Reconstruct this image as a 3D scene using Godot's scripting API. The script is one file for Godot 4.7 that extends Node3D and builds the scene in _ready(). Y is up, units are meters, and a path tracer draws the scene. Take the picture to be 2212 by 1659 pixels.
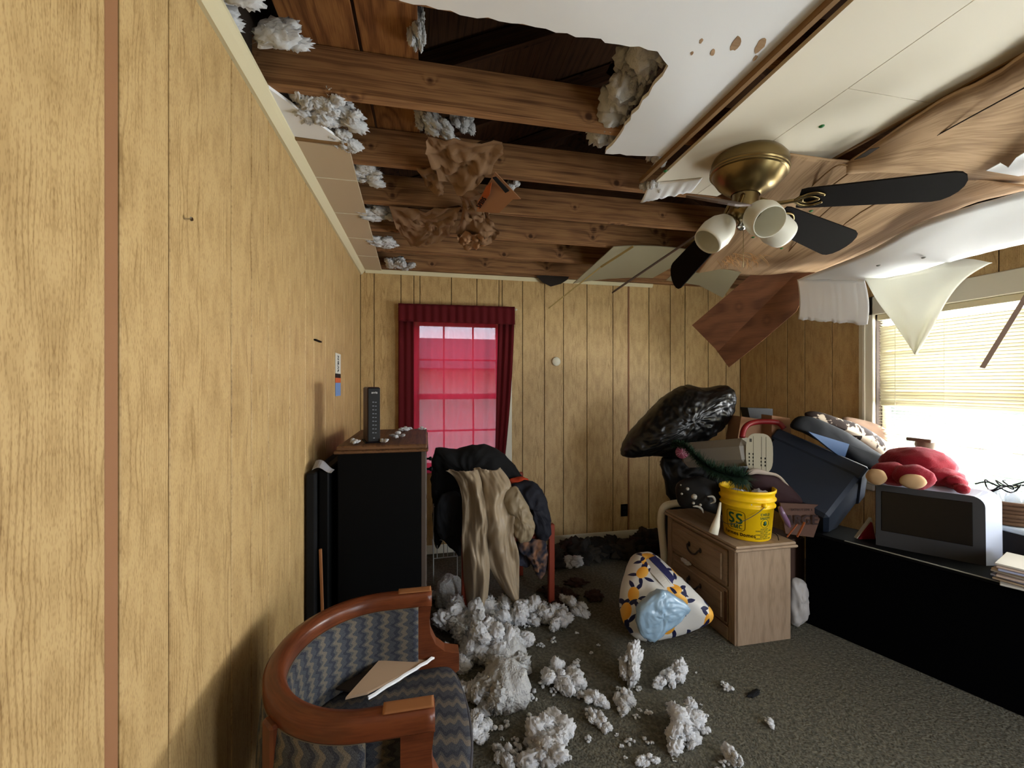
extends Node3D
# A cluttered panelled room whose ceiling has come down: metres, y up, the camera stands at x = z = 0 looking towards -z.

const XL := -0.53      # left wall
const XR := 3.08       # right wall
const ZB := -3.62      # back wall
const ZF := 1.3        # wall behind the camera
const CE := 2.4        # underside of the joists

var O := Vector3.ZERO  # base of the thing being built: vertices are written relative to it
var rng := RandomNumberGenerator.new()
var noise := FastNoiseLite.new()
var M := {}
var taken := {}


# ---------------------------------------------------------------- shapes
func begin(smooth := false) -> SurfaceTool:
	var st := SurfaceTool.new()
	st.begin(Mesh.PRIMITIVE_TRIANGLES)
	st.set_smooth_group(0 if smooth else -1)
	return st

func vert(st: SurfaceTool, p: Vector3, uv: Vector2) -> void:
	st.set_uv(uv)
	st.add_vertex(p - O)

# corners anticlockwise as seen from outside
func tri(st: SurfaceTool, a: Vector3, b: Vector3, c: Vector3, ua := Vector2.ZERO, ub := Vector2.ZERO, uc := Vector2.ZERO) -> void:
	vert(st, a, ua); vert(st, c, uc); vert(st, b, ub)

func quad(st: SurfaceTool, a: Vector3, b: Vector3, c: Vector3, d: Vector3, ua := Vector2.ZERO, ub := Vector2.ZERO, uc := Vector2.ZERO, ud := Vector2.ZERO) -> void:
	tri(st, a, b, c, ua, ub, uc)
	tri(st, a, c, d, ua, uc, ud)

func at(p: Vector3, turn := Vector3.ZERO) -> Transform3D:
	return Transform3D(Basis.from_euler(turn), p)

func uv_of(p: Vector3, n: int, g: int, off: Vector2) -> Vector2:
	var a := (g + 1) % 3
	var b := (g + 2) % 3
	if n == g:
		return Vector2(p[a], p[b]) + off
	return Vector2(p[g], p[a] + p[b]) + off

# bevelled box; g is the axis the grain runs along
func bx(st: SurfaceTool, xf: Transform3D, size: Vector3, bevel := 0.003, g := 0, off := Vector2.ZERO) -> void:
	var h := size / 2
	var b := minf(bevel, minf(h.x, minf(h.y, h.z)) * 0.9)
	for n in 3:
		var u := (n + 1) % 3
		var v := (n + 2) % 3
		for s in [-1.0, 1.0]:
			var c: Array[Vector3] = []
			for k in [[-1, -1], [1, -1], [1, 1], [-1, 1]]:
				var p := Vector3.ZERO
				p[n] = s * h[n]; p[u] = k[0] * (h[u] - b); p[v] = k[1] * (h[v] - b)
				c.append(p)
			if s < 0: c.reverse()
			quad(st, xf * c[0], xf * c[1], xf * c[2], xf * c[3], uv_of(c[0], n, g, off), uv_of(c[1], n, g, off), uv_of(c[2], n, g, off), uv_of(c[3], n, g, off))
			# the chamfer between this face and the next axis
			for s2 in [-1.0, 1.0]:
				var e: Array[Vector3] = []
				for k in [[0, -1], [0, 1], [1, 1], [1, -1]]:
					var p := Vector3.ZERO
					p[v] = k[1] * (h[v] - b)
					p[n] = s * (h[n] - (b if k[0] else 0.0))
					p[u] = s2 * (h[u] - (0.0 if k[0] else b))
					e.append(p)
				if s * s2 > 0: e.reverse()
				quad(st, xf * e[0], xf * e[1], xf * e[2], xf * e[3], uv_of(e[0], n, g, off), uv_of(e[1], n, g, off), uv_of(e[2], n, g, off), uv_of(e[3], n, g, off))
	for sx in [-1.0, 1.0]:
		for sy in [-1.0, 1.0]:
			for sz in [-1.0, 1.0]:
				var a := Vector3(sx * h.x, sy * (h.y - b), sz * (h.z - b))
				var c := Vector3(sx * (h.x - b), sy * h.y, sz * (h.z - b))
				var d := Vector3(sx * (h.x - b), sy * (h.y - b), sz * h.z)
				if sx * sy * sz > 0: tri(st, xf * a, xf * c, xf * d)
				else: tri(st, xf * a, xf * d, xf * c)

# box from two corners in the room's axes
func bb(st: SurfaceTool, lo: Vector3, hi: Vector3, bevel := 0.003, g := 0, off := Vector2.ZERO) -> void:
	bx(st, Transform3D(Basis(), (lo + hi) / 2), (hi - lo).abs(), bevel, g, off)

func frame_of(d: Vector3) -> Basis:
	var z := d.normalized()
	var x := (Vector3.UP if absf(z.y) < 0.9 else Vector3.RIGHT).cross(z).normalized()
	return Basis(x, z.cross(x), z)

func tube(st: SurfaceTool, pts: Array, r: Variant, sides := 8, closed := false) -> void:
	var n := pts.size()
	var rings := []
	var up := Vector3.ZERO
	var along := 0.0
	for i in n:
		var d: Vector3 = pts[(i + 1) % n] - pts[(i - 1 + n) % n] if closed else pts[mini(i + 1, n - 1)] - pts[maxi(i - 1, 0)]
		d = d.normalized()
		if up == Vector3.ZERO: up = frame_of(d).y
		up = (up - d * up.dot(d)).normalized()
		var side := up.cross(d)
		var rr: float = r[i] if r is Array else r
		if i > 0: along += (pts[i] as Vector3).distance_to(pts[i - 1])
		var ring := []
		for k in sides + 1:
			var a := TAU * k / sides
			ring.append([pts[i] + (side * cos(a) + up * sin(a)) * rr, Vector2(along, a / TAU * 0.1)])
		rings.append(ring)
	for i in (n if closed else n - 1):
		var j := (i + 1) % n
		for k in sides:
			quad(st, rings[i][k][0], rings[i][k + 1][0], rings[j][k + 1][0], rings[j][k][0], rings[i][k][1], rings[i][k + 1][1], rings[j][k + 1][1], rings[j][k][1])
	if not closed:
		for k in sides:
			tri(st, pts[0], rings[0][k + 1][0], rings[0][k][0])
			tri(st, pts[n - 1], rings[n - 1][k][0], rings[n - 1][k + 1][0])

# profile of (radius, height), from the bottom up, turned round the y axis of xf
func lathe(st: SurfaceTool, prof: Array, segs: int, xf: Transform3D) -> void:
	for i in prof.size() - 1:
		var p: Vector2 = prof[i]
		var q: Vector2 = prof[i + 1]
		for k in segs:
			var a := TAU * k / segs
			var b := TAU * (k + 1) / segs
			var c := [Vector3(p.x * sin(a), p.y, p.x * cos(a)), Vector3(p.x * sin(b), p.y, p.x * cos(b)), Vector3(q.x * sin(b), q.y, q.x * cos(b)), Vector3(q.x * sin(a), q.y, q.x * cos(a))]
			var ua := float(k) / segs
			var ub := float(k + 1) / segs
			if p.x > 0.0: tri(st, xf * c[0], xf * c[1], xf * c[2], Vector2(ua, p.y), Vector2(ub, p.y), Vector2(ub, q.y))
			if q.x > 0.0: tri(st, xf * c[0], xf * c[2], xf * c[3], Vector2(ua, p.y), Vector2(ub, q.y), Vector2(ua, q.y))

# a sheet with thickness over f(u, v); its front is where du x dv points
func sheet(st: SurfaceTool, f: Callable, nu: int, nv: int, th: float, uvs := Vector2.ONE) -> void:
	var p := []
	for i in nu + 1:
		var row := []
		for j in nv + 1: row.append(f.call(float(i) / nu, float(j) / nv))
		p.append(row)
	var fr := []
	var bk := []
	for i in nu + 1:
		var r1 := []
		var r2 := []
		for j in nv + 1:
			var du: Vector3 = p[mini(i + 1, nu)][j] - p[maxi(i - 1, 0)][j]
			var dv: Vector3 = p[i][mini(j + 1, nv)] - p[i][maxi(j - 1, 0)]
			var n := du.cross(dv).normalized() * th / 2
			r1.append(p[i][j] + n)
			r2.append(p[i][j] - n)
		fr.append(r1)
		bk.append(r2)
	for i in nu:
		for j in nv:
			var a := Vector2(float(i) / nu, float(j) / nv) * uvs
			var b := Vector2(float(i + 1) / nu, float(j) / nv) * uvs
			var c := Vector2(float(i + 1) / nu, float(j + 1) / nv) * uvs
			var d := Vector2(float(i) / nu, float(j + 1) / nv) * uvs
			quad(st, fr[i][j], fr[i + 1][j], fr[i + 1][j + 1], fr[i][j + 1], a, b, c, d)
			quad(st, bk[i][j], bk[i][j + 1], bk[i + 1][j + 1], bk[i + 1][j], a, d, c, b)
	for i in nu:
		quad(st, bk[i][0], bk[i + 1][0], fr[i + 1][0], fr[i][0])
		quad(st, fr[i][nv], fr[i + 1][nv], bk[i + 1][nv], bk[i][nv])
	for j in nv:
		quad(st, fr[0][j], fr[0][j + 1], bk[0][j + 1], bk[0][j])
		quad(st, bk[nu][j], bk[nu][j + 1], fr[nu][j + 1], fr[nu][j])

# bilinear patch between four corners a b c d with a bend along the normal
func patch(a: Vector3, b: Vector3, c: Vector3, d: Vector3, bend := 0.0, ripple := 0.0, sd := 0.0) -> Callable:
	var n := (b - a).cross(d - a).normalized()
	return func(u: float, v: float) -> Vector3:
		var e := 0.0
		if ripple > 0.0: e = ripple * noise.get_noise_3d(u * 140 + sd * 31, v * 140, sd * 17)
		return a.lerp(b, u).lerp(d.lerp(c, u), v) + n * (bend * 4 * u * (1 - u) + e)

# polygon (x, y) pushed out along z by th, placed by xf
func slab(st: SurfaceTool, poly: PackedVector2Array, th: float, xf: Transform3D, uvs := 1.0, off := Vector2.ZERO) -> void:
	if Geometry2D.is_polygon_clockwise(poly): poly.reverse()
	var ix := Geometry2D.triangulate_polygon(poly)
	for i in range(0, ix.size(), 3):
		var a := poly[ix[i]]
		var b := poly[ix[i + 1]]
		var c := poly[ix[i + 2]]
		if (b - a).cross(c - a) < 0:
			var t := b
			b = c
			c = t
		tri(st, xf * Vector3(a.x, a.y, th / 2), xf * Vector3(b.x, b.y, th / 2), xf * Vector3(c.x, c.y, th / 2), a * uvs + off, b * uvs + off, c * uvs + off)
		tri(st, xf * Vector3(a.x, a.y, -th / 2), xf * Vector3(c.x, c.y, -th / 2), xf * Vector3(b.x, b.y, -th / 2), a * uvs + off, c * uvs + off, b * uvs + off)
	for i in poly.size():
		var a := poly[i]
		var b := poly[(i + 1) % poly.size()]
		quad(st, xf * Vector3(a.x, a.y, -th / 2), xf * Vector3(b.x, b.y, -th / 2), xf * Vector3(b.x, b.y, th / 2), xf * Vector3(a.x, a.y, th / 2), a * uvs, b * uvs, b * uvs + Vector2(0, th), a * uvs + Vector2(0, th))

# slab through world points that lie more or less on one plane
func slab3(st: SurfaceTool, pts: Array, th: float, uvs := 1.0) -> void:
	var xf := plane_of(pts)
	var inv := xf.affine_inverse()
	var poly := PackedVector2Array()
	for p in pts:
		var q: Vector3 = inv * p
		poly.append(Vector2(q.x, q.y))
	slab(st, poly, th, xf, uvs)

func plane_of(pts: Array) -> Transform3D:
	var c := Vector3.ZERO
	for p in pts: c += p
	c /= pts.size()
	var n := Vector3.ZERO
	for i in pts.size(): n += (pts[i] - c).cross(pts[(i + 1) % pts.size()] - c)
	n = n.normalized()
	if n.dot(Vector3(0, 1.45, 0) - c) < 0: n = -n
	var x := (Vector3.UP if absf(n.y) < 0.9 else Vector3.FORWARD).cross(n).normalized()
	return Transform3D(Basis(x, n.cross(x), n), c)

# the flat (x, z) outline as a board lying at height y, underside towards the room
func board(st: SurfaceTool, poly: PackedVector2Array, y: float, th: float, uvs := 1.0, off := Vector2.ZERO) -> void:
	slab(st, poly, th, Transform3D(Basis(Vector3.RIGHT, Vector3.BACK, Vector3.DOWN), Vector3(0, y + th / 2, 0)), uvs, off)

# broken edge: breaks the straight runs of an outline into crumbled steps
func jag(poly: PackedVector2Array, amp: float, step: float, sd: int, from := 0, to := -1) -> PackedVector2Array:
	var r := RandomNumberGenerator.new()
	r.seed = sd
	var res := PackedVector2Array()
	for i in poly.size():
		var a := poly[i]
		var b := poly[(i + 1) % poly.size()]
		res.append(a)
		if i < from or (to >= 0 and i > to): continue
		var n := int(a.distance_to(b) / step)
		var side := (b - a).orthogonal().normalized()
		for k in range(1, n): res.append(a.lerp(b, (k + r.randf_range(-0.3, 0.3)) / n) + side * r.randf_range(-amp, amp))
	return res

# smooth closed outline through the points
func smooth_loop(pts: Array, per := 5) -> Array:
	var res := []
	var n := pts.size()
	for i in n:
		for k in per:
			res.append((pts[i] as Vector3).cubic_interpolate(pts[(i + 1) % n], pts[(i - 1 + n) % n], pts[(i + 2) % n], float(k) / per))
	return res

func smooth_line(pts: Array, per := 5) -> Array:
	var res := []
	var n := pts.size()
	for i in n - 1:
		for k in per:
			res.append((pts[i] as Vector3).cubic_interpolate(pts[i + 1], pts[maxi(i - 1, 0)], pts[mini(i + 2, n - 1)], float(k) / per))
	res.append(pts[n - 1])
	return res

# a stuffed shape: an outline swollen to both sides, wrinkled by noise
func pillow(st: SurfaceTool, outline: Array, front: float, back: float, amp := 0.0, freq := 8.0, sd := 0.0, rings := 10, per := 5, full := 0.5, ridged := false) -> void:
	var pts := smooth_loop(outline, per)
	var xf := plane_of(outline)
	var n := xf.basis.z
	var c := xf.origin
	var layers := []
	for side in [1.0, -1.0]:
		var lay := []
		for k in rings + 1:
			var f := sin(float(k) / rings * PI / 2)
			var row := []
			for p in pts:
				var q: Vector3 = c.lerp(p, f)
				var w := pow(maxf(0.0, 1 - f * f), full)
				var e := noise.get_noise_3d(q.x * freq * 260 + sd * 40, q.y * freq * 260, q.z * freq * 260 + side * 90)
				if ridged: e = 0.5 - absf(e) * 2.4 + 0.5 * noise.get_noise_3d(q.x * freq * 620, q.y * freq * 300 + sd * 40, q.z * freq * 620)
				var flat: Vector3 = q + n * side * ((front if side > 0 else back) * w + amp * e * minf(1.0, w * 2.5))
				flat += (p - c).normalized() * amp * 0.5 * e * f
				var uvp: Vector3 = xf.basis.transposed() * (q - c)
				row.append([flat, Vector2(uvp.x, -uvp.y)])
			lay.append(row)
		layers.append(lay)
	var m := pts.size()
	for s in 2:
		for k in rings:
			for i in m:
				var j := (i + 1) % m
				var a: Array = layers[s][k][i]
				var b: Array = layers[s][k + 1][i]
				var d: Array = layers[s][k + 1][j]
				var e: Array = layers[s][k][j]
				if k + 1 == rings and s == 1:
					b = layers[0][k + 1][i]
					d = layers[0][k + 1][j]
				var ccw: bool = n.dot((b[0] - c).cross(d[0] - c)) > 0
				if ccw == (s == 0): quad(st, a[0], b[0], d[0], e[0], a[1], b[1], d[1], e[1])
				else: quad(st, a[0], e[0], d[0], b[0], a[1], e[1], d[1], b[1])

# creased paper: a thin flat outline pushed in and out along sharp folds
func crumpled(st: SurfaceTool, outline: Array, amp: float, freq: float, sd: float, rings := 12, per := 4) -> void:
	var r := RandomNumberGenerator.new()
	r.seed = int(sd * 100)
	var xf := plane_of(outline)
	var n := xf.basis.z
	var c := xf.origin
	var pts := []
	for i in outline.size():
		for k in per:
			var p: Vector3 = (outline[i] as Vector3).lerp(outline[(i + 1) % outline.size()], float(k) / per)
			pts.append(p + (p - c).normalized() * r.randf_range(-0.010, 0.006))
	var g := []
	for k in rings + 1:
		var row := []
		for p in pts:
			var q: Vector3 = c.lerp(p, float(k) / rings)
			var e := absf(noise.get_noise_3d(q.x * freq * 40 + sd * 60, q.y * 40, q.z * freq * 40)) * 2.0 + 0.4 * noise.get_noise_3d(q.x * freq * 120, sd * 30, q.z * freq * 120)
			var uvp: Vector3 = xf.basis.transposed() * (q - c)
			row.append([q + n * amp * (e - 0.3), Vector2(uvp.x, uvp.y)])
		g.append(row)
	var m := pts.size()
	for side in [1.0, -1.0]:
		var o: Vector3 = n * side * 0.0012
		for k in rings:
			for i in m:
				var a: Array = g[k][i]
				var b: Array = g[k + 1][i]
				var d: Array = g[k + 1][(i + 1) % m]
				var e: Array = g[k][(i + 1) % m]
				var ccw: bool = n.dot((b[0] - c).cross(d[0] - c)) > 0
				if ccw == (side > 0): quad(st, a[0] + o, b[0] + o, d[0] + o, e[0] + o, a[1], b[1], d[1], e[1])
				else: quad(st, a[0] + o, e[0] + o, d[0] + o, b[0] + o, a[1], e[1], d[1], b[1])

# a noisy ball (cube sphere) of the given radii
func lump(st: SurfaceTool, xf: Transform3D, radii: Vector3, sd: float, amp := 0.25, freq := 1.5, res := 6) -> void:
	for n in 3:
		for s in [-1.0, 1.0]:
			var g := []
			for i in res + 1:
				var row := []
				for j in res + 1:
					var p := Vector3.ZERO
					p[n] = s
					p[(n + 1) % 3] = tan((2.0 * i / res - 1) * PI / 4)
					p[(n + 2) % 3] = tan((2.0 * j / res - 1) * PI / 4)
					p = p.normalized()
					var e := noise.get_noise_3d(p.x * freq * 40 + sd * 57, p.y * freq * 40 - sd * 23, p.z * freq * 40 + sd * 11)
					var uv := Vector2(p[(n + 1) % 3], p[(n + 2) % 3]) * radii.x
					row.append([xf * (p * radii * (1 + amp * 2 * e)), uv])
				g.append(row)
			for i in res:
				for j in res:
					var a: Array = g[i][j]
					var b: Array = g[i + 1][j]
					var c: Array = g[i + 1][j + 1]
					var d: Array = g[i][j + 1]
					if s > 0: quad(st, a[0], b[0], c[0], d[0], a[1], b[1], c[1], d[1])
					else: quad(st, a[0], d[0], c[0], b[0], a[1], d[1], c[1], b[1])

# a tuft of loose-fill insulation: many ragged balls heaped in an ellipsoid that sits on y = 0 of xf, bristling with short fibres
func fluff(st: SurfaceTool, xf: Transform3D, radii: Vector3, sd: int, count := 12, grain := 0.3, res := 5, fibres := 160) -> void:
	var r := RandomNumberGenerator.new()
	r.seed = sd
	var mean := pow(radii.x * radii.y * radii.z, 1.0 / 3)
	for k in count:
		var d := Vector3(r.randfn(), r.randfn(), r.randfn()).normalized() * pow(r.randf(), 0.4)
		var s := grain * r.randf_range(0.6, 1.3)
		var p := d * radii * (1.0 - grain * 0.5)
		p.y += radii.y
		var b := Vector3.ONE * mean * s * Vector3(r.randf_range(0.8, 1.5), r.randf_range(0.7, 1.1), r.randf_range(0.8, 1.4))
		lump(st, xf * at(p, Vector3(r.randf() * 6, r.randf() * 6, r.randf() * 6)), b, sd * 1.7 + k * 3.1, 0.32, 4.2, res)
		for i in fibres / count:
			var n := Vector3(r.randfn(), r.randfn() + 0.2, r.randfn()).normalized()
			var f := p + n * b.x * 0.8
			var w := n.cross(Vector3(r.randfn(), r.randfn(), r.randfn())).normalized() * mean * 0.018
			var tip := f + (n + Vector3(r.randfn(), r.randfn(), r.randfn()) * 0.5).normalized() * mean * r.randf_range(0.10, 0.30)
			tri(st, xf * (f - w), xf * (f + w), xf * tip)
			tri(st, xf * (f + w), xf * (f - w), xf * tip)

# lettering: a TextMesh written into st through a placing function of (x, y, z)
func letters(st: SurfaceTool, text: String, size: float, place: Callable, font := "Droid Sans", weight := 700, depth := 0.0015) -> void:
	var t := TextMesh.new()
	var f := SystemFont.new()
	f.font_names = PackedStringArray([font])
	f.font_weight = weight
	t.font = f
	t.text = text
	t.font_size = 64
	t.pixel_size = size / 64.0
	t.depth = depth
	for s in t.get_surface_count():
		var a := t.surface_get_arrays(s)
		var v: PackedVector3Array = a[Mesh.ARRAY_VERTEX]
		var ix: PackedInt32Array = a[Mesh.ARRAY_INDEX]
		if ix.is_empty(): ix = PackedInt32Array(range(v.size()))
		for i in range(0, ix.size(), 3):
			vert(st, place.call(v[ix[i]]), Vector2.ZERO)
			vert(st, place.call(v[ix[i + 1]]), Vector2.ZERO)
			vert(st, place.call(v[ix[i + 2]]), Vector2.ZERO)


# ---------------------------------------------------------------- scene tree
func numbered(called: String) -> String:
	if not taken.has(called):
		taken[called] = 0
		return called
	taken[called] += 1
	return "%s_%03d" % [called, taken[called]]

func tag(o: Node3D, label: String, category: String, group := "") -> Node3D:
	o.set_meta("label", label)
	o.set_meta("category", category)
	if group: o.set_meta("group", group)
	return o

# the base of a thing made of parts
func thing(called: String, label: String, category: String, base: Vector3, group := "") -> Node3D:
	var o := Node3D.new()
	o.name = numbered(called)
	add_child(o)
	o.position = base
	O = base
	return tag(o, label, category, group)

func part(parent: Node, called: String, st: SurfaceTool, m: Material, label := "") -> MeshInstance3D:
	st.generate_normals()
	var o := MeshInstance3D.new()
	o.name = called
	o.mesh = st.commit()
	o.material_override = m
	parent.add_child(o, true)
	if label: o.set_meta("label", label)
	return o

# a thing that is one mesh; set O to its base before building st
func single(called: String, st: SurfaceTool, m: Material, label: String, category: String, group := "") -> MeshInstance3D:
	var o := part(self, numbered(called), st, m)
	o.position = O
	tag(o, label, category, group)
	return o

func structure(called: String) -> Node3D:
	var o := Node3D.new()
	o.name = numbered(called)
	o.set_meta("kind", "structure")
	add_child(o)
	O = Vector3.ZERO
	return o


# ---------------------------------------------------------------- materials
func mat(color: Color, rough := 0.8, tex: Texture2D = null, scale := Vector3.ONE) -> StandardMaterial3D:
	var m := StandardMaterial3D.new()
	m.albedo_color = color
	m.roughness = rough
	m.metallic_specular = 0.4
	if tex:
		m.albedo_texture = tex
		m.uv1_scale = scale
	return m

func tri_mat(m: StandardMaterial3D, scale: Vector3, world := false) -> StandardMaterial3D:
	m.uv1_triplanar = true
	m.uv1_world_triplanar = world
	m.uv1_scale = scale
	return m

func noise_tex(c0: Color, c1: Color, freq: float, sd: int, octaves := 4, w := 256, normal := false, bump := 4.0) -> NoiseTexture2D:
	var f := FastNoiseLite.new()
	f.seed = sd
	f.noise_type = FastNoiseLite.TYPE_SIMPLEX_SMOOTH
	f.frequency = freq
	f.fractal_octaves = octaves
	var t := NoiseTexture2D.new()
	t.width = w
	t.height = w
	t.seamless = true
	t.noise = f
	if normal:
		t.as_normal_map = true
		t.bump_strength = bump
	else:
		var g := Gradient.new()
		g.colors = PackedColorArray([c0, c1])
		g.offsets = PackedFloat32Array([0.2, 0.8])
		t.color_ramp = g
	return t

func bumpy(m: StandardMaterial3D, freq: float, sd: int, strength := 1.0, bump := 6.0) -> StandardMaterial3D:
	m.normal_enabled = true
	m.normal_texture = noise_tex(Color.BLACK, Color.WHITE, freq, sd, 4, 256, true, bump)
	m.normal_scale = strength
	return m

# sawn-wood picture: grain runs along x; only a quarter is computed and mirrored so that it repeats without a seam
func wood_tex(w: int, h: int, sd: int, light: Color, dark: Color, rings: float, warp: float, contrast: float, fibre: float, knots := 0, stain := 0.0, along := 0.0035, thin := 2.0, arch := 0.0, fibre_step := 0.02) -> ImageTexture:
	var n := FastNoiseLite.new()
	n.seed = sd
	n.frequency = 1.0
	n.fractal_octaves = 2
	var r := RandomNumberGenerator.new()
	r.seed = sd
	var ks := []
	for k in knots: ks.append(Vector3(r.randf() * w / 2, r.randf_range(0.1, 0.9) * h / 2, r.randf_range(4, 9)))
	var data := PackedByteArray()
	data.resize(w * h * 3)
	var hw := w / 2
	var hh := h / 2
	for j in hh:
		for i in hw:
			var t := float(j) / hh * rings + warp * n.get_noise_2d(i * along, j * 0.012)
			if arch > 0.0:
				# nested arches along the middle of each board-width, fading into straight grain
				var dy := fposmod(float(j) / hh * 2.0 + 0.10 * n.get_noise_2d(i * 0.0016, 77.0), 1.0) - 0.5
				t = arch * (dy * dy * 34.0 + absf(dy) * 6.0) + i * along * 0.55 + warp * n.get_noise_2d(i * along, j * 0.009)
			var knot := 0.0
			for k in ks:
				var d: float = Vector2((i - k.x) * 0.7, j - k.y).length() / k.z
				if d < 5.0:
					t += 1.3 * exp(-d * d * 0.25)
					knot = maxf(knot, clampf(1.5 - d, 0, 1))
			var ring := pow(0.5 + 0.5 * sin(TAU * t), thin)
			var f := n.get_noise_2d(i * fibre_step + 91, j * 1.3)
			var s := n.get_noise_2d(i * 0.006 + 300, j * 0.02 + 40)
			if arch > 0.0:
				ring *= clampf(0.55 + 1.3 * n.get_noise_2d(i * 0.004 + 500, j * 0.012), 0.1, 1.0)
				f = clampf((n.get_noise_2d(i * 0.05 + 91, j * 1.1) - 0.1) * 2.2, 0, 1) - 0.1
			var q := clampf(contrast * ring + fibre * (f + 0.2) + stain * s + knot * 0.9, 0, 1.25)
			var c := light.lerp(dark, q)
			for x in [i, w - 1 - i]:
				for y in [j, h - 1 - j]:
					var at_ := (int(y) * w + int(x)) * 3
					data[at_] = clampi(int(c.r * 255), 0, 255)
					data[at_ + 1] = clampi(int(c.g * 255), 0, 255)
					data[at_ + 2] = clampi(int(c.b * 255), 0, 255)
	return ImageTexture.create_from_image(Image.create_from_data(w, h, false, Image.FORMAT_RGB8, data))

# a picture worked out pixel by pixel: f(x, y) in 0..1 gives a colour
func drawn_tex(w: int, h: int, f: Callable) -> ImageTexture:
	var im := Image.create_empty(w, h, false, Image.FORMAT_RGB8)
	for y in h:
		for x in w: im.set_pixel(x, y, f.call(float(x) / w, float(y) / h))
	return ImageTexture.create_from_image(im)


# ---------------------------------------------------------------- the scene
func _ready() -> void:
	rng.seed = 7
	noise.seed = 3
	noise.frequency = 0.025
	noise.fractal_octaves = 3
	# camera
	var cam := Camera3D.new()
	cam.name = "camera"
	cam.position = Vector3(0, 1.448, 0)
	cam.rotation.y = -atan(186.0 / 900.0)
	cam.fov = 2 * rad_to_deg(atan(829.5 / 900.0))
	cam.near = 0.05
	add_child(cam)
	cam.current = true
	# sky and exposure
	var sky := ProceduralSkyMaterial.new()
	sky.sky_top_color = Color(0.72, 0.82, 0.95)
	sky.sky_horizon_color = Color(0.95, 0.97, 1.0)
	sky.ground_bottom_color = Color(0.3, 0.32, 0.26)
	sky.ground_horizon_color = Color(0.7, 0.72, 0.68)
	sky.sky_energy_multiplier = 2.2
	sky.ground_energy_multiplier = 1.0
	var env := Environment.new()
	env.background_mode = Environment.BG_SKY
	env.sky = Sky.new()
	env.sky.sky_material = sky
	env.tonemap_mode = Environment.TONE_MAPPER_LINEAR
	env.tonemap_exposure = 1.0
	env.sdfgi_enabled = true
	env.ssao_enabled = true
	env.ssil_enabled = true
	var we := WorldEnvironment.new()
	we.name = "world"
	we.environment = env
	add_child(we)
	# daylight at the two windows of the right wall; the second lies beside the camera, out of the frame
	daylight(Vector3(XR + 0.45, 1.38, -1.5), Vector2(1.9, 1.4), Vector3.LEFT, 64.0, Color(0.97, 0.985, 1.0))
	daylight(Vector3(XR + 0.3, 1.4, 0.45), Vector2(1.1, 1.2), Vector3.LEFT, 3.5, Color(0.97, 0.985, 1.0))
	# and the doorway behind the camera, standing open
	daylight(Vector3(2.35, 1.2, ZF + 0.35), Vector2(0.95, 1.9), Vector3.FORWARD, 5.5, Color(0.97, 0.985, 1.0))
	materials()
	outside()
	walls()
	ceiling()
	fallen_ceiling()
	fan()
	insulation()
	left_side()
	chair()
	clothes()
	floor_things()
	nightstand()
	pile()
	right_side()


func daylight(p: Vector3, size: Vector2, towards: Vector3, energy: float, c: Color) -> void:
	var l := AreaLight3D.new()
	l.name = numbered("daylight")
	l.area_size = size
	l.light_energy = energy
	l.light_color = c
	l.area_range = 12.0
	l.area_attenuation = 2.0
	l.shadow_enabled = true
	add_child(l)
	l.look_at_from_position(p, p + towards, Vector3.UP)


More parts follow.
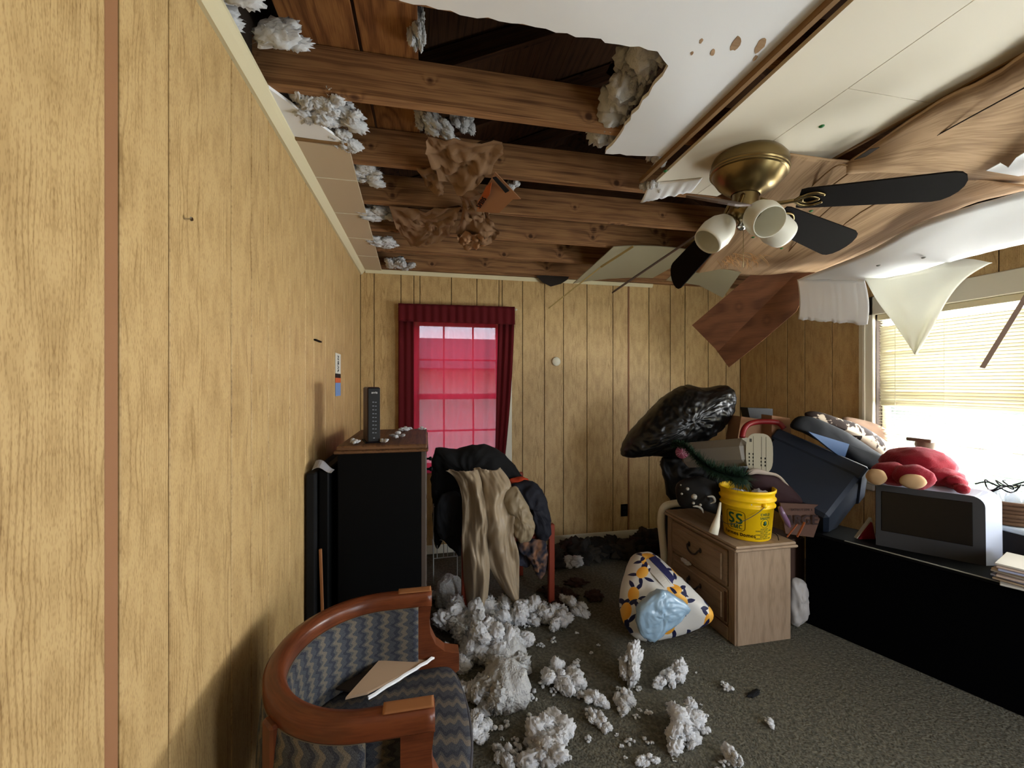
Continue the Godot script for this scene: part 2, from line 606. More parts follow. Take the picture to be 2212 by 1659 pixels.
func materials() -> void:
	M.panel = mat(Color.WHITE, 0.5, wood_tex(2048, 768, 5, Color(0.76, 0.64, 0.44), Color(0.47, 0.35, 0.19), 7.0, 1.1, 0.42, 0.36, 0, 0.22, 0.0030, 7.0, 0.9), Vector3(0.5, 1.25, 1))
	M.groove = mat(Color(0.14, 0.095, 0.05), 0.9)
	M.strip = mat(Color(0.58, 0.41, 0.28), 0.6)
	M.joist = mat(Color.WHITE, 0.85, wood_tex(2048, 256, 11, Color(0.60, 0.44, 0.29), Color(0.33, 0.21, 0.12), 5.5, 0.5, 0.34, 0.6, 6, 0.25, 0.0012, 3.0, 0.0, 0.005), Vector3(0.32, 1.8, 1))
	M.plank = mat(Color.WHITE, 0.75, wood_tex(1024, 256, 21, Color(0.60, 0.41, 0.23), Color(0.38, 0.22, 0.10), 4.0, 2.0, 0.55, 0.4, 3, 0.3), Vector3(0.5, 1.8, 1))
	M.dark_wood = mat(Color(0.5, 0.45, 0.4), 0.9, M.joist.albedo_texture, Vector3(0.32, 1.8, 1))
	M.white_paint = mat(Color(0.86, 0.84, 0.76), 0.5)
	M.cream_trim = mat(Color(0.84, 0.80, 0.66), 0.5)
	M.board_white = mat(Color(0.92, 0.925, 0.93), 0.8)
	M.board_cream = mat(Color(0.90, 0.87, 0.80), 0.6)
	M.board_tan = mat(Color(0.78, 0.71, 0.60), 0.7)
	M.board_edge = mat(Color(0.50, 0.38, 0.24), 0.9)
	M.fibreboard = mat(Color.WHITE, 0.9, wood_tex(512, 256, 31, Color(0.70, 0.58, 0.45), Color(0.48, 0.37, 0.265), 1.2, 2.6, 0.30, 0.5, 0, 0.6), Vector3(0.5, 0.9, 1))
	M.red_board = mat(Color.WHITE, 0.5, wood_tex(512, 256, 37, Color(0.46, 0.30, 0.20), Color(0.33, 0.20, 0.13), 1.5, 2.2, 0.5, 0.4, 0, 0.5), Vector3(0.7, 1.2, 1))
	M.grey_board = mat(Color(0.60, 0.57, 0.47), 0.8)
	M.paper = mat(Color(0.50, 0.38, 0.27), 0.85)
	M.fluff = bumpy(tri_mat(mat(Color(0.86, 0.86, 0.86), 1.0), Vector3.ONE * 9), 0.08, 41, 0.6, 7.0)
	M.fluff.backlight_enabled = true
	M.fluff.backlight = Color(0.75, 0.75, 0.75)
	M.fluff_grey = bumpy(tri_mat(mat(Color(0.70, 0.70, 0.69), 1.0), Vector3.ONE * 6), 0.05, 42, 1.0, 12.0)
	M.carpet = bumpy(tri_mat(mat(Color(1, 1, 1), 1.0, noise_tex(Color(0.285, 0.275, 0.235), Color(0.40, 0.385, 0.33), 0.06, 2, 5, 512)), Vector3.ONE * 1.3, true), 0.25, 3, 0.3, 6.0)
	M.black = mat(Color(0.026, 0.028, 0.032), 0.6)
	M.black.metallic_specular = 0.2
	M.black_matt = mat(Color(0.03, 0.03, 0.035), 0.9)
	M.brass = mat(Color(0.50, 0.43, 0.29), 0.3)
	M.brass.metallic = 1.0
	M.chrome = mat(Color(0.75, 0.75, 0.75), 0.15)
	M.chrome.metallic = 1.0
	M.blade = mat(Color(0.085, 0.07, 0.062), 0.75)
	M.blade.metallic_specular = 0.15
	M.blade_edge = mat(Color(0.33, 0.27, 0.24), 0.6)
	M.milk = mat(Color(0.90, 0.89, 0.84), 0.35)
	M.milk.backlight_enabled = true
	M.milk.backlight = Color(0.5, 0.5, 0.47)
	M.glass = mat(Color(0.9, 0.95, 0.95, 0.06), 0.03)
	M.glass.transparency = BaseMaterial3D.TRANSPARENCY_ALPHA
	M.green = mat(Color(0.16, 0.45, 0.22), 0.4)
	M.grey_dot = mat(Color(0.35, 0.36, 0.33), 0.6)
	M.cherry = mat(Color.WHITE, 0.28, wood_tex(512, 128, 41, Color(0.42, 0.225, 0.13), Color(0.25, 0.12, 0.07), 2.0, 1.4, 0.35, 0.35, 0, 0.3), Vector3(1.2, 3, 1))
	M.worn = mat(Color(0.56, 0.37, 0.22), 0.7)


func outside() -> void:
	var g := structure("ground")
	var st := begin()
	bb(st, Vector3(-25, -0.62, -30), Vector3(30, -0.5, 20))
	part(g, "lawn", st, tri_mat(mat(Color.WHITE, 1.0, noise_tex(Color(0.30, 0.40, 0.20), Color(0.45, 0.52, 0.30), 0.05, 8)), Vector3.ONE * 0.4, true))
	O = Vector3(0.3, -0.5, -9)
	var h := thing("neighbouring_house", "pale house with a grey roof seen through the red curtain", "house", O)
	st = begin()
	bb(st, Vector3(-5, -0.5, -12), Vector3(6, 1.85, -9))
	part(h, "wall", st, mat(Color(0.85, 0.85, 0.83), 0.8))
	st = begin()
	slab(st, PackedVector2Array([Vector2(-12.1, 1.76), Vector2(-8.3, 1.76), Vector2(-10.2, 2.55)]), 12.0, Transform3D(Basis(Vector3.BACK, Vector3.UP, Vector3.LEFT), Vector3(0.5, 0, 0)))
	part(h, "roof", st, mat(Color(0.35, 0.33, 0.33), 0.9))


# boards of a wall between the grooves; f places (distance along, height, depth)
func panelling(root: Node3D, marks: Array, y0: float, y1: float, put: Callable, skip := Rect2()) -> void:
	for i in marks.size() - 1:
		var a: float = marks[i]
		var b: float = marks[i + 1]
		var spans := [[y0, y1]]
		if skip.size.x > 0 and b > skip.position.x + 0.01 and a < skip.end.x - 0.01: spans = [[y0, skip.position.y], [skip.end.y, y1]]
		for s in spans:
			var st := begin()
			var off := Vector2(rng.randf() * 2, rng.randf() * 2)
			var lo: Vector3 = put.call(a + 0.0026, s[0], 0.0)
			var hi: Vector3 = put.call(b - 0.0026, s[1], 0.006)
			bb(st, Vector3(minf(lo.x, hi.x), lo.y, minf(lo.z, hi.z)), Vector3(maxf(lo.x, hi.x), hi.y, maxf(lo.z, hi.z)), 0.0018, 1, off)
			part(root, "board", st, M.panel)


func walls() -> void:
	# floor
	var fl := structure("floor")
	var st := begin()
	bb(st, Vector3(XL - 0.12, -0.15, ZB - 0.12), Vector3(XR + 0.12, 0, ZF + 0.12))
	part(fl, "carpet", st, M.carpet)
	# left wall
	var w := structure("wall_left")
	st = begin()
	bb(st, Vector3(XL - 0.12, 0, ZB - 0.12), Vector3(XL - 0.006, 3.0, ZF + 0.12))
	part(w, "backing", st, M.groove)
	panelling(w, [-3.62, -3.54, -3.25, -2.92, -2.62, -2.40, -2.165, -2.02, -1.80, -1.572, -1.43, -1.294, -1.007, -0.861], 0.0, CE, func(a, y, d): return Vector3(XL - 0.006 + d, y, a))
	panelling(w, [-0.830, -0.56, -0.33, -0.02, 0.2, 0.36, 0.6, 0.9, 1.3], 0.0, CE, func(a, y, d): return Vector3(XL - 0.006 + d, y, a))
	st = begin()
	bb(st, Vector3(XL - 0.006, 0, -0.861), Vector3(XL - 0.002, CE, -0.830), 0.001)
	part(w, "seam_strip", st, M.strip, "flat brown strip covering the joint between two wall sheets")
	# back wall, with the window behind the curtain
	w = structure("wall_back")
	for b in [[XL - 0.12, 0.0, -0.10, 3.0], [0.66, 0.0, XR + 0.12, 3.0], [-0.10, 0.0, 0.66, 0.72], [-0.10, 2.0, 0.66, 3.0]]:
		st = begin()
		bb(st, Vector3(b[0], b[1], ZB - 0.12), Vector3(b[2], b[3], ZB - 0.006), 0.0)
		part(w, "backing", st, M.groove)
	panelling(w, [-0.53, -0.422, -0.206, -0.10, -0.05, 0.215, 0.435, 0.631, 0.66, 0.845, 1.047, 1.226, 1.454, 1.711, 1.864], 0.0, CE, func(a, y, d): return Vector3(a, y, ZB - 0.006 + d), Rect2(-0.10, 0.72, 0.76, 1.28))
	panelling(w, [1.876, 2.08, 2.305, 2.464, 2.718, 2.92, 3.08], 0.0, CE, func(a, y, d): return Vector3(a, y, ZB - 0.006 + d))
	st = begin()
	bb(st, Vector3(1.864, 0, ZB - 0.006), Vector3(1.876, CE, ZB + 0.004), 0.002)
	part(w, "seam_strip", st, M.strip)
	var t := structure("baseboard_back")
	st = begin()
	bb(st, Vector3(XL, 0, ZB), Vector3(XR, 0.075, ZB + 0.012), 0.004)
	part(t, "board", st, M.white_paint)
	# right wall, with the wide window
	w = structure("wall_right")
	for b in [[ZB - 0.12, 0.0, -2.34, 3.0], [-0.80, 0.0, -0.05, 3.0], [0.95, 0.0, ZF + 0.12, 3.0], [-2.34, 0.0, -0.80, 0.78], [-2.34, 1.94, -0.80, 3.0], [-0.05, 0.0, 0.95, 0.85], [-0.05, 1.94, 0.95, 3.0]]:
		st = begin()
		bb(st, Vector3(XR + 0.006, b[1], b[0]), Vector3(XR + 0.12, b[3], b[2]), 0.0)
		part(w, "backing", st, M.groove)
	panelling(w, [-3.62, -3.296, -3.069, -2.897, -2.659, -2.42, -2.34, -2.13, -1.95, -1.70, -1.46, -1.27, -1.0, -0.80], 0.0, CE, func(a, y, d): return Vector3(XR + 0.006 - d, y, a), Rect2(-2.34, 0.78, 1.54, 1.16))
	panelling(w, [-0.80, -0.5, -0.3, -0.05, 0.2, 0.45, 0.7, 0.95, 1.1, 1.3], 0.0, CE, func(a, y, d): return Vector3(XR + 0.006 - d, y, a), Rect2(-0.05, 0.85, 1.0, 1.09))
	# wall behind the camera
	w = structure("wall_front")
	for b in [[XL - 0.12, 0.0, 1.85, 3.0], [2.85, 0.0, XR + 0.12, 3.0], [1.85, 2.1, 2.85, 3.0]]:
		st = begin()
		bb(st, Vector3(b[0], b[1], ZF), Vector3(b[2], b[3], ZF + 0.12), 0.0)
		part(w, "board", st, mat(Color(0.70, 0.57, 0.37), 0.7))
	# cove trim along the ceiling
	var cove := PackedVector2Array([Vector2(0, 0), Vector2(0, -0.045), Vector2(0.012, -0.045), Vector2(0.03, -0.025), Vector2(0.04, -0.012), Vector2(0.04, 0)])
	t = structure("trim_1")
	st = begin()
	slab(st, cove, ZF - ZB, Transform3D(Basis(Vector3.RIGHT, Vector3.UP, Vector3.BACK), Vector3(XL, CE - 0.004, (ZF + ZB) / 2)))
	part(t, "cove", st, M.cream_trim)
	t = structure("trim_2")
	st = begin()
	slab(st, PackedVector2Array([Vector2(0, 0), Vector2(0, -0.03), Vector2(0.01, -0.03), Vector2(0.025, -0.008), Vector2(0.025, 0)]), 2.6, Transform3D(Basis(Vector3.BACK, Vector3.UP, Vector3.LEFT), Vector3(XL + 0.04 + 1.3, CE - 0.004, ZB)))
	part(t, "cove", st, M.cream_trim)
	# window behind the curtain
	var wi := structure("window_1")
	var zc := ZB - 0.07
	for b in [[-0.17, 0.65, -0.10, 2.07], [0.66, 0.65, 0.745, 2.07]]:
		st = begin()
		bb(st, Vector3(b[0], b[1], ZB), Vector3(b[2], b[3], ZB + 0.016), 0.004)
		part(wi, "casing", st, M.white_paint)
	st = begin()
	bb(st, Vector3(-0.17, 2.0, ZB), Vector3(0.745, 2.07, ZB + 0.016), 0.004)
	part(wi, "casing", st, M.white_paint)
	for s in [[0.72, 1.36, 0.0], [1.32, 2.0, -0.03]]:
		st = begin()
		for b in [[-0.10, s[0], -0.055, s[1]], [0.615, s[0], 0.66, s[1]], [-0.10, s[0], 0.66, s[0] + 0.045], [-0.10, s[1] - 0.045, 0.66, s[1]]]:
			bb(st, Vector3(b[0], b[1], zc + s[2] - 0.015), Vector3(b[2], b[3], zc + s[2] + 0.015))
		part(wi, "sash", st, M.white_paint)
		for k in [1, 2]:
			st = begin()
			bb(st, Vector3(-0.11 + 0.257 * k, s[0], zc + s[2] - 0.008), Vector3(-0.095 + 0.257 * k, s[1], zc + s[2] + 0.008))
			part(wi, "glazing_bar", st, M.white_paint)
		st = begin()
		bb(st, Vector3(-0.08, (s[0] + s[1]) / 2 - 0.008, zc + s[2] - 0.007), Vector3(0.64, (s[0] + s[1]) / 2 + 0.008, zc + s[2] + 0.007))
		part(wi, "glazing_bar", st, M.white_paint)
		st = begin()
		bb(st, Vector3(-0.06, s[0] + 0.04, zc + s[2] - 0.002), Vector3(0.62, s[1] - 0.04, zc + s[2] + 0.002), 0.0)
		part(wi, "pane", st, M.glass)
	# wide window in the right wall
	wi = structure("window_2")
	for b in [[-2.44, 0.70, -2.34, 2.06], [-0.80, 0.70, -0.70, 2.06]]:
		st = begin()
		bb(st, Vector3(XR - 0.022, b[1], b[0]), Vector3(XR, b[3], b[2]), 0.004)
		part(wi, "casing", st, M.white_paint)
		st = begin()
		bb(st, Vector3(XR - 0.03, b[1], b[0] + 0.03), Vector3(XR - 0.022, b[3], b[0] + 0.05), 0.003)
		part(wi, "casing_bead", st, M.white_paint)
	st = begin()
	bb(st, Vector3(XR - 0.022, 1.93, -2.44), Vector3(XR, 2.06, -0.70), 0.004)
	part(wi, "casing", st, M.white_paint)
	st = begin()
	bb(st, Vector3(XR - 0.05, 0.75, -2.44), Vector3(XR + 0.05, 0.78, -0.70), 0.006)
	part(wi, "sill", st, M.white_paint)
	for z in [-2.33, -1.58, -0.83]:
		st = begin()
		bb(st, Vector3(XR + 0.06, 0.78, z - 0.02), Vector3(XR + 0.10, 1.94, z + 0.02))
		part(wi, "sash", st, M.white_paint)
	for y in [0.80, 1.36, 1.92]:
		st = begin()
		bb(st, Vector3(XR + 0.06, y - 0.02, -2.34), Vector3(XR + 0.10, y + 0.02, -0.80))
		part(wi, "sash", st, M.white_paint)
	for s in [[-2.31, -1.6], [-1.56, -0.85]]:
		for y in [[0.82, 1.34], [1.38, 1.90]]:
			st = begin()
			bb(st, Vector3(XR + 0.078, y[0], s[0]), Vector3(XR + 0.082, y[1], s[1]), 0.0)
			part(wi, "pane", st, M.glass)
	wi = structure("window_3")
	for b in [[0.85, -0.05, 0.90, 0.95], [1.89, -0.05, 1.94, 0.95], [1.37, -0.05, 1.41, 0.95], [0.85, -0.05, 1.94, -0.01], [0.85, 0.91, 1.94, 0.95]]:
		st = begin()
		bb(st, Vector3(XR + 0.04, minf(b[0], b[2]), minf(b[1], b[3])), Vector3(XR + 0.08, maxf(b[0], b[2]), maxf(b[1], b[3])))
		part(wi, "sash", st, M.white_paint)
	blinds()


func blinds() -> void:
	var slat_m := mat(Color(0.93, 0.92, 0.85), 0.5)
	slat_m.backlight_enabled = true
	slat_m.backlight = Color(0.46, 0.43, 0.34)
	var x := XR + 0.02
	O = Vector3(x, 0.8, -1.57)
	var b := thing("window_blind", "cream slatted mini blind, closed above and bent open below, over the bright window", "blind", O)
	var st := begin()
	bb(st, Vector3(x - 0.02, 1.89, -2.33), Vector3(x + 0.02, 1.93, -0.81), 0.003)
	part(b, "headrail", st, M.cream_trim)
	var shapes := []
	O = Vector3.ZERO
	for bent in 2:
		st = begin(true)
		sheet(st, func(u, v): return Vector3((v - 0.5) * 0.025, 0.003 * (1 - pow(2 * v - 1, 2)) - (bent * 0.05 * (1 - pow(absf(u - 0.25) * 1.35, 0.7)) if bent else 0.0), lerpf(0.755, -0.755, u)), 16 if bent else 4, 4, 0.0006)
		st.generate_normals()
		shapes.append(st.commit())
	var y := 1.875
	var k := 0
	while y > 0.83:
		var o := MeshInstance3D.new()
		var open := y < 1.30
		var bent := open and (k % 9 == 4 or y > 1.265)
		o.name = "slat"
		o.mesh = shapes[1 if bent else 0]
		o.material_override = slat_m
		o.position = Vector3(0, y - 0.8, 0)
		var tilt := deg_to_rad(-66.0 + rng.randf_range(-3, 3))
		if y > 1.855: tilt = deg_to_rad(-20)
		if open: tilt = deg_to_rad(-8.0 + rng.randf_range(-7, 7))
		o.rotation = Vector3(rng.randf_range(-0.004, 0.004) + (0.012 if bent else 0.0), 0, tilt)
		b.add_child(o, true)
		y -= 0.0195
		k += 1
	O = b.position
	for z in [-2.22, -1.95, -1.57, -1.2, -0.92]:
		st = begin(true)
		tube(st, [Vector3(x - 0.014, 1.9, z), Vector3(x - 0.014, 0.82, z)], 0.0012, 4)
		part(b, "ladder_cord", st, M.white_paint)
	st = begin()
	bb(st, Vector3(x - 0.012, 0.805, -2.32), Vector3(x + 0.012, 0.82, -0.82), 0.002)
	part(b, "bottom_rail", st, M.cream_trim)


func ceiling() -> void:
	var c := structure("ceiling")
	var st: SurfaceTool
	# joists across the room, 0.41 m apart
	for z in [-3.48, -3.09, -2.68, -2.28, -1.87, -1.45, -1.04, -0.63, -0.22, 0.19, 0.6, 1.0]:
		st = begin()
		bb(st, Vector3(XL - 0.05, CE, z - 0.038), Vector3(XR + 0.05, CE + 0.15, z), 0.003, 0, Vector2(rng.randf() * 3, 0.13 + rng.randf_range(-0.012, 0.012) + 0.55556 * (rng.randi() % 2)))
		part(c, "joist", st, M.joist)
	# walking boards in the attic, laid over the joists
	for b in [[-0.435, -0.215], [-0.205, -0.025]]:
		st = begin()
		bb(st, Vector3(b[0], CE + 0.152, -2.0), Vector3(b[1], CE + 0.172, 0.6), 0.002, 2, Vector2(rng.randf(), rng.randf()))
		part(c, "attic_board", st, M.plank)
	# plates on top of the walls
	st = begin()
	bb(st, Vector3(XL - 0.11, CE, ZB - 0.1), Vector3(XL - 0.02, CE + 0.04, ZF), 0.002, 2)
	part(c, "wall_plate", st, M.joist)
	st = begin()
	bb(st, Vector3(XL, CE, ZB - 0.10), Vector3(XR, CE + 0.15, ZB + 0.045), 0.002, 0)
	part(c, "wall_plate", st, M.joist)
	# roof over the attic
	var r := structure("roof")
	for s in [-1, 1]:
		for k in 11:
			st = begin()
			var a := Vector3(1.27, 4.0, -2.55 + s * k * 0.0)
			var x0: float = 1.27 + s * k * 0.21
			var x1: float = 1.27 + s * (k + 1) * 0.21
			bx(st, Transform3D(Basis(Vector3.FORWARD, 0.44 * s), Vector3((x0 + x1) / 2, 3.70 - (k + 0.5) * 0.099 - 0.0, -1.1)), Vector3(0.231, 0.02, 5.4), 0.002, 2, Vector2(rng.randf(), rng.randf()))
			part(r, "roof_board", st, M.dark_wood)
	for z in [-3.3, -2.7, -2.1, -1.5, -0.9, -0.3, 0.3]:
		for s in [-1, 1]:
			st = begin()
			bx(st, Transform3D(Basis(Vector3.FORWARD, 0.44 * s), Vector3(1.27 + s * 1.14, 3.08, z)), Vector3(2.6, 0.10, 0.04), 0.002, 0, Vector2(rng.randf(), rng.randf()))
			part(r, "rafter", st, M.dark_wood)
	for z in [ZB - 0.10, ZF + 0.06]:
		st = begin()
		slab(st, PackedVector2Array([Vector2(-1.3, 2.35), Vector2(3.85, 2.35), Vector2(3.85, 2.7), Vector2(1.27, 3.95), Vector2(-1.3, 2.7)]), 0.03, Transform3D(Basis(), Vector3(0, 0, z)))
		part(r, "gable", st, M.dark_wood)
	for x in [-1.0, 3.5]:
		st = begin()
		bb(st, Vector3(x - 0.02, 2.3, ZB), Vector3(x + 0.02, 2.9, ZF), 0.0, 2)
		part(r, "eave_board", st, M.dark_wood)
	for b in [[-1.0, XL - 0.1], [XR + 0.1, 3.5]]:
		st = begin()
		bb(st, Vector3(b[0], 2.3, ZB), Vector3(b[1], 2.34, ZF), 0.0, 2)
		part(r, "soffit", st, M.dark_wood)
	# what is still up of the ceiling lining
	st = begin()
	board(st, jag(PackedVector2Array([Vector2(0.955, ZF), Vector2(-0.49, ZF), Vector2(-0.49, -0.95), Vector2(-0.03, -1.058), Vector2(0.64, -1.068), Vector2(0.70, -1.11), Vector2(0.715, -1.585), Vector2(0.955, -1.56)]), 0.006, 0.03, 4, 2, 6), CE - 0.014, 0.013)
	part(c, "ceiling_panel", st, M.board_white, "white plasterboard sheet with a broken edge and torn spots")
	for s in [[Vector3(0.838, 2.386, -1), 14], [Vector3(0.907, 2.386, -0.991), 14], [Vector3(0.795, 2.386, -1.039), 7], [Vector3(0.737, 2.386, -1.01), 5], [Vector3(0.739, 2.386, -1.054), 4], [Vector3(0.928, 2.386, -1.032), 6]]:
		st = begin()
		var q: Vector3 = s[0]
		var poly := PackedVector2Array()
		for k in 12: poly.append(Vector2(q.x, q.z) + Vector2(cos(k * TAU / 12 + 0.6) * 1.5, sin(k * TAU / 12)).rotated(-0.7) * s[1] * 0.0011 * rng.randf_range(0.8, 1.2))
		board(st, poly, CE - 0.0150, 0.001)
		part(c, "torn_spot", st, M.fibreboard)
	# cream boards: one shared lower level, the joint between them open
	st = begin()
	board(st, PackedVector2Array([Vector2(0.958, ZF), Vector2(1.288, ZF), Vector2(1.288, -1.80), Vector2(1.03, -1.80)]), CE - 0.030, 0.014)
	part(c, "ceiling_panel", st, M.board_cream)
	st = begin()
	board(st, PackedVector2Array([Vector2(1.291, -1.062), Vector2(1.63, -1.062), Vector2(1.63, -1.45), Vector2(1.46, -1.52), Vector2(1.40, -1.80), Vector2(1.291, -1.80)]), CE - 0.030, 0.014)
	part(c, "ceiling_panel", st, M.board_cream)
	st = begin()
	board(st, PackedVector2Array([Vector2(1.291, ZF), Vector2(1.63, ZF), Vector2(1.63, -1.060), Vector2(1.291, -1.060)]), CE - 0.030, 0.014)
	part(c, "ceiling_panel", st, M.board_cream)
	st = begin()
	bb(st, Vector3(0.955, CE - 0.032, -1.75), Vector3(0.975, CE - 0.012, ZF), 0.002, 2)
	part(c, "broken_edge", st, M.board_edge)
	st = begin()
	bb(st, Vector3(1.625, CE - 0.034, -1.44), Vector3(1.64, CE - 0.018, ZF), 0.002, 2)
	part(c, "broken_edge", st, M.board_edge)
	for q in [Vector3(1.014, 2.37, -1.631), Vector3(1.385, 2.37, -1.234)]: fastener(c, q, M.green)
	# strip left along the left wall, five pieces end to end
	var cuts := [[-1.74, -2.02], [-2.023, -2.42], [-2.423, -2.82], [-2.823, -3.2], [-3.203, -3.60]]
	for k in cuts.size():
		st = begin()
		var x0 := -0.30 - 0.012 * k
		board(st, PackedVector2Array([Vector2(XL + 0.035, cuts[k][0]), Vector2(x0, cuts[k][0] - 0.02), Vector2(x0 - 0.012, cuts[k][1] - 0.02), Vector2(XL + 0.035, cuts[k][1])]), CE - 0.013, 0.012)
		part(c, "ceiling_panel", st, M.board_tan)
		if k > 0:
			st = begin()
			bb(st, Vector3(XL + 0.035, CE - 0.0142, cuts[k][0] - 0.012), Vector3(x0 + 0.004, CE - 0.012, cuts[k][0] - 0.006), 0.0005)
			part(c, "joint_bead", st, M.white_paint)
	st = begin()
	board(st, PackedVector2Array([Vector2(XL + 0.035, -1.45), Vector2(-0.31, -1.73), Vector2(XL + 0.035, -1.72)]), CE - 0.010, 0.010)
	part(c, "ceiling_panel", st, M.board_white)
	st = begin()
	bb(st, Vector3(XL + 0.035, CE - 0.016, -1.74), Vector3(-0.30, CE - 0.002, -1.725), 0.002, 0)
	part(c, "broken_edge", st, M.board_edge)
	# the part of the ceiling beside the window wall that still hangs on, out of sight above the fallen sheets
	st = begin()
	board(st, PackedVector2Array([Vector2(2.3, ZF), Vector2(XR, ZF), Vector2(XR, -0.9), Vector2(2.3, -0.7)]), CE - 0.014, 0.013)
	part(c, "ceiling_panel", st, M.board_cream)


func fastener(parent: Node3D, p: Vector3, m: Material, n := Vector3.DOWN) -> void:
	var st := begin(true)
	lathe(st, [Vector2(0.0001, 0.0), Vector2(0.009, 0.0), Vector2(0.009, 0.002), Vector2(0.005, 0.005), Vector2(0.0001, 0.006)], 12, Transform3D(Basis(Quaternion(Vector3.UP, n.normalized())), p))
	part(parent, "fastener_cap", st, m)


# ---------------------------------------------------------------- what has come down from the ceiling
func fallen_ceiling() -> void:
	var st: SurfaceTool
	# brown back of a sheet above the fan's right blade
	var a := Vector3(1.592, 2.33, -1.369)
	var b := Vector3(1.601, 2.37, -1.107)
	var e := Vector3(1.589, 2.38, -0.785)
	O = a
	var t := thing("ceiling_sheet", "fallen brown fibreboard sheet with dark cracks, along the black gap beside the cream boards", "ceiling sheet", a)
	st = begin(true)
	var g1: Array = [Vector3(1.674, 2.345, -1.388), Vector3(1.633, 2.345, -1.214), Vector3(1.608, 2.345, -1.078), Vector3(1.602, 2.345, -0.978), Vector3(1.61, 2.345, -0.908), Vector3(1.579, 2.345, -0.748), Vector3(1.558, 2.345, -0.615)]
	var g2: Array = [Vector3(1.601, 2.27, -1.32), Vector3(1.768, 2.27, -1.286), Vector3(1.914, 2.27, -1.27), Vector3(2.101, 2.27, -1.265), Vector3(2.448, 2.27, -1.261), Vector3(2.949, 2.27, -1.235), Vector3(3.555, 2.27, -1.205)]
	sheet(st, across(g2, g1, 0.0015), 30, 8, 0.012, Vector2(1.0, 0.5))
	part(t, "panel", st, M.fibreboard)
	for s in [[[Vector3(1.621, 2.315, -1.31), Vector3(1.606, 2.315, -1.238), Vector3(1.627, 2.315, -1.222), Vector3(1.641, 2.315, -1.282)], 0], [[Vector3(1.791, 2.3, -1.246), Vector3(1.812, 2.3, -1.193), Vector3(1.843, 2.3, -1.15), Vector3(1.854, 2.3, -1.21)], 0], [[Vector3(1.734, 2.292, -1.294), Vector3(1.723, 2.292, -1.245), Vector3(1.767, 2.292, -1.252), Vector3(1.768, 2.292, -1.294)], 0]]:
		st = begin()
		slab3(st, s[0], 0.002)
		part(t, "dark_crack", st, M.groove)
	st = begin()
	slab3(st, [Vector3(2.09, 2.262, -1.189), Vector3(2.07, 2.262, -1.139), Vector3(2.145, 2.262, -1.157), Vector3(2.076, 2.262, -1.099), Vector3(2.017, 2.262, -0.996), Vector3(2.325, 2.262, -1.148), Vector3(2.27, 2.262, -1.195)], 0.003)
	part(t, "white_facing_scrap", st, M.board_white)
	st = begin(true)
	tube(st, [Vector3(1.785, 2.312, -1.341), Vector3(1.742, 2.312, -1.14), Vector3(1.722, 2.312, -0.991), Vector3(1.707, 2.312, -0.87)], 0.0022, 5)
	part(t, "score_line", st, M.groove)

	# the larger brown sheet that sags from the fan to the far corner
	a = Vector3(1.402, 2.35, -1.387)
	O = a
	t = thing("ceiling_sheet", "large sagging brown fibreboard sheet behind the fan blades, streaked and split", "ceiling sheet", a)
	st = begin(true)
	g1 = [Vector3(1.949, 2.27, -2.751), Vector3(1.665, 2.31, -2.06), Vector3(1.498, 2.33, -1.67), Vector3(1.403, 2.36, -1.398)]
	g2 = [Vector3(2.615, 2.2, -2.471), Vector3(2.426, 2.19, -1.895), Vector3(2.301, 2.22, -1.419), Vector3(2.412, 2.24, -1.216)]
	sheet(st, func(u, v): return along_(g1, u).lerp(along_(g2, u), v) + Vector3(0, 0.012 * noise.get_noise_2d(u * 70, v * 90), 0), 24, 24, 0.010, Vector2(0.7, 1.4))
	part(t, "panel", st, M.fibreboard)
	for s in [[Vector3(2.216, 2.24, -2.243), Vector3(1.834, 2.24, -1.646), Vector3(1.697, 2.24, -1.344)], [Vector3(2.422, 2.225, -2.305), Vector3(1.981, 2.225, -1.634), Vector3(1.877, 2.225, -1.356)], [Vector3(1.734, 2.29, -1.579), Vector3(1.651, 2.29, -1.343), Vector3(1.676, 2.29, -1.309)], [Vector3(1.68, 2.31, -1.587), Vector3(1.589, 2.31, -1.366), Vector3(1.629, 2.31, -1.343)]]:
		st = begin(true)
		tube(st, smooth_line(s, 4), 0.003, 5)
		part(t, "split", st, M.board_edge)
	for q in [Vector3(2.017, 2.235, -2.047), Vector3(1.756, 2.255, -1.618), Vector3(1.58, 2.285, -1.648), Vector3(1.782, 2.265, -1.997)]: fastener(t, q, M.green)
	# wood fibres pulled out of the sheet below the lamp shades
	st = begin()
	for k in 70:
		var p: Vector3 = Vector3(1.907, 2.24, -2.257) + Vector3(rng.randf_range(-0.09, 0.13), 0, rng.randf_range(-0.10, 0.08))
		var d := Vector3(rng.randf_range(-0.05, 0.05), rng.randf_range(-0.09, -0.01), rng.randf_range(0.0, 0.07))
		tube(st, [p, p + d * 0.6 + Vector3(0.01, 0, 0), p + d], [0.0015, 0.0012, 0.0004], 3)
	part(t, "torn_fibres", st, mat(Color(0.80, 0.62, 0.42), 0.9), "pale tuft of torn wood fibres")

	# white sheet across the window side
	a = Vector3(2.351, 2.13, -2.221)
	O = a
	t = thing("ceiling_sheet", "long white ceiling sheet drooping across the right side, its near end curled down", "ceiling sheet", a)
	st = begin(true)
	g1 = [Vector3(2.41, 2.14, -2.322), Vector3(2.405, 2.15, -2.174), Vector3(2.345, 2.16, -1.832), Vector3(2.2, 2.17, -1.511), Vector3(2.164, 2.17, -1.334), Vector3(2.184, 2.17, -1.201), Vector3(2.243, 2.17, -1.029), Vector3(2.354, 2.18, -0.86)]
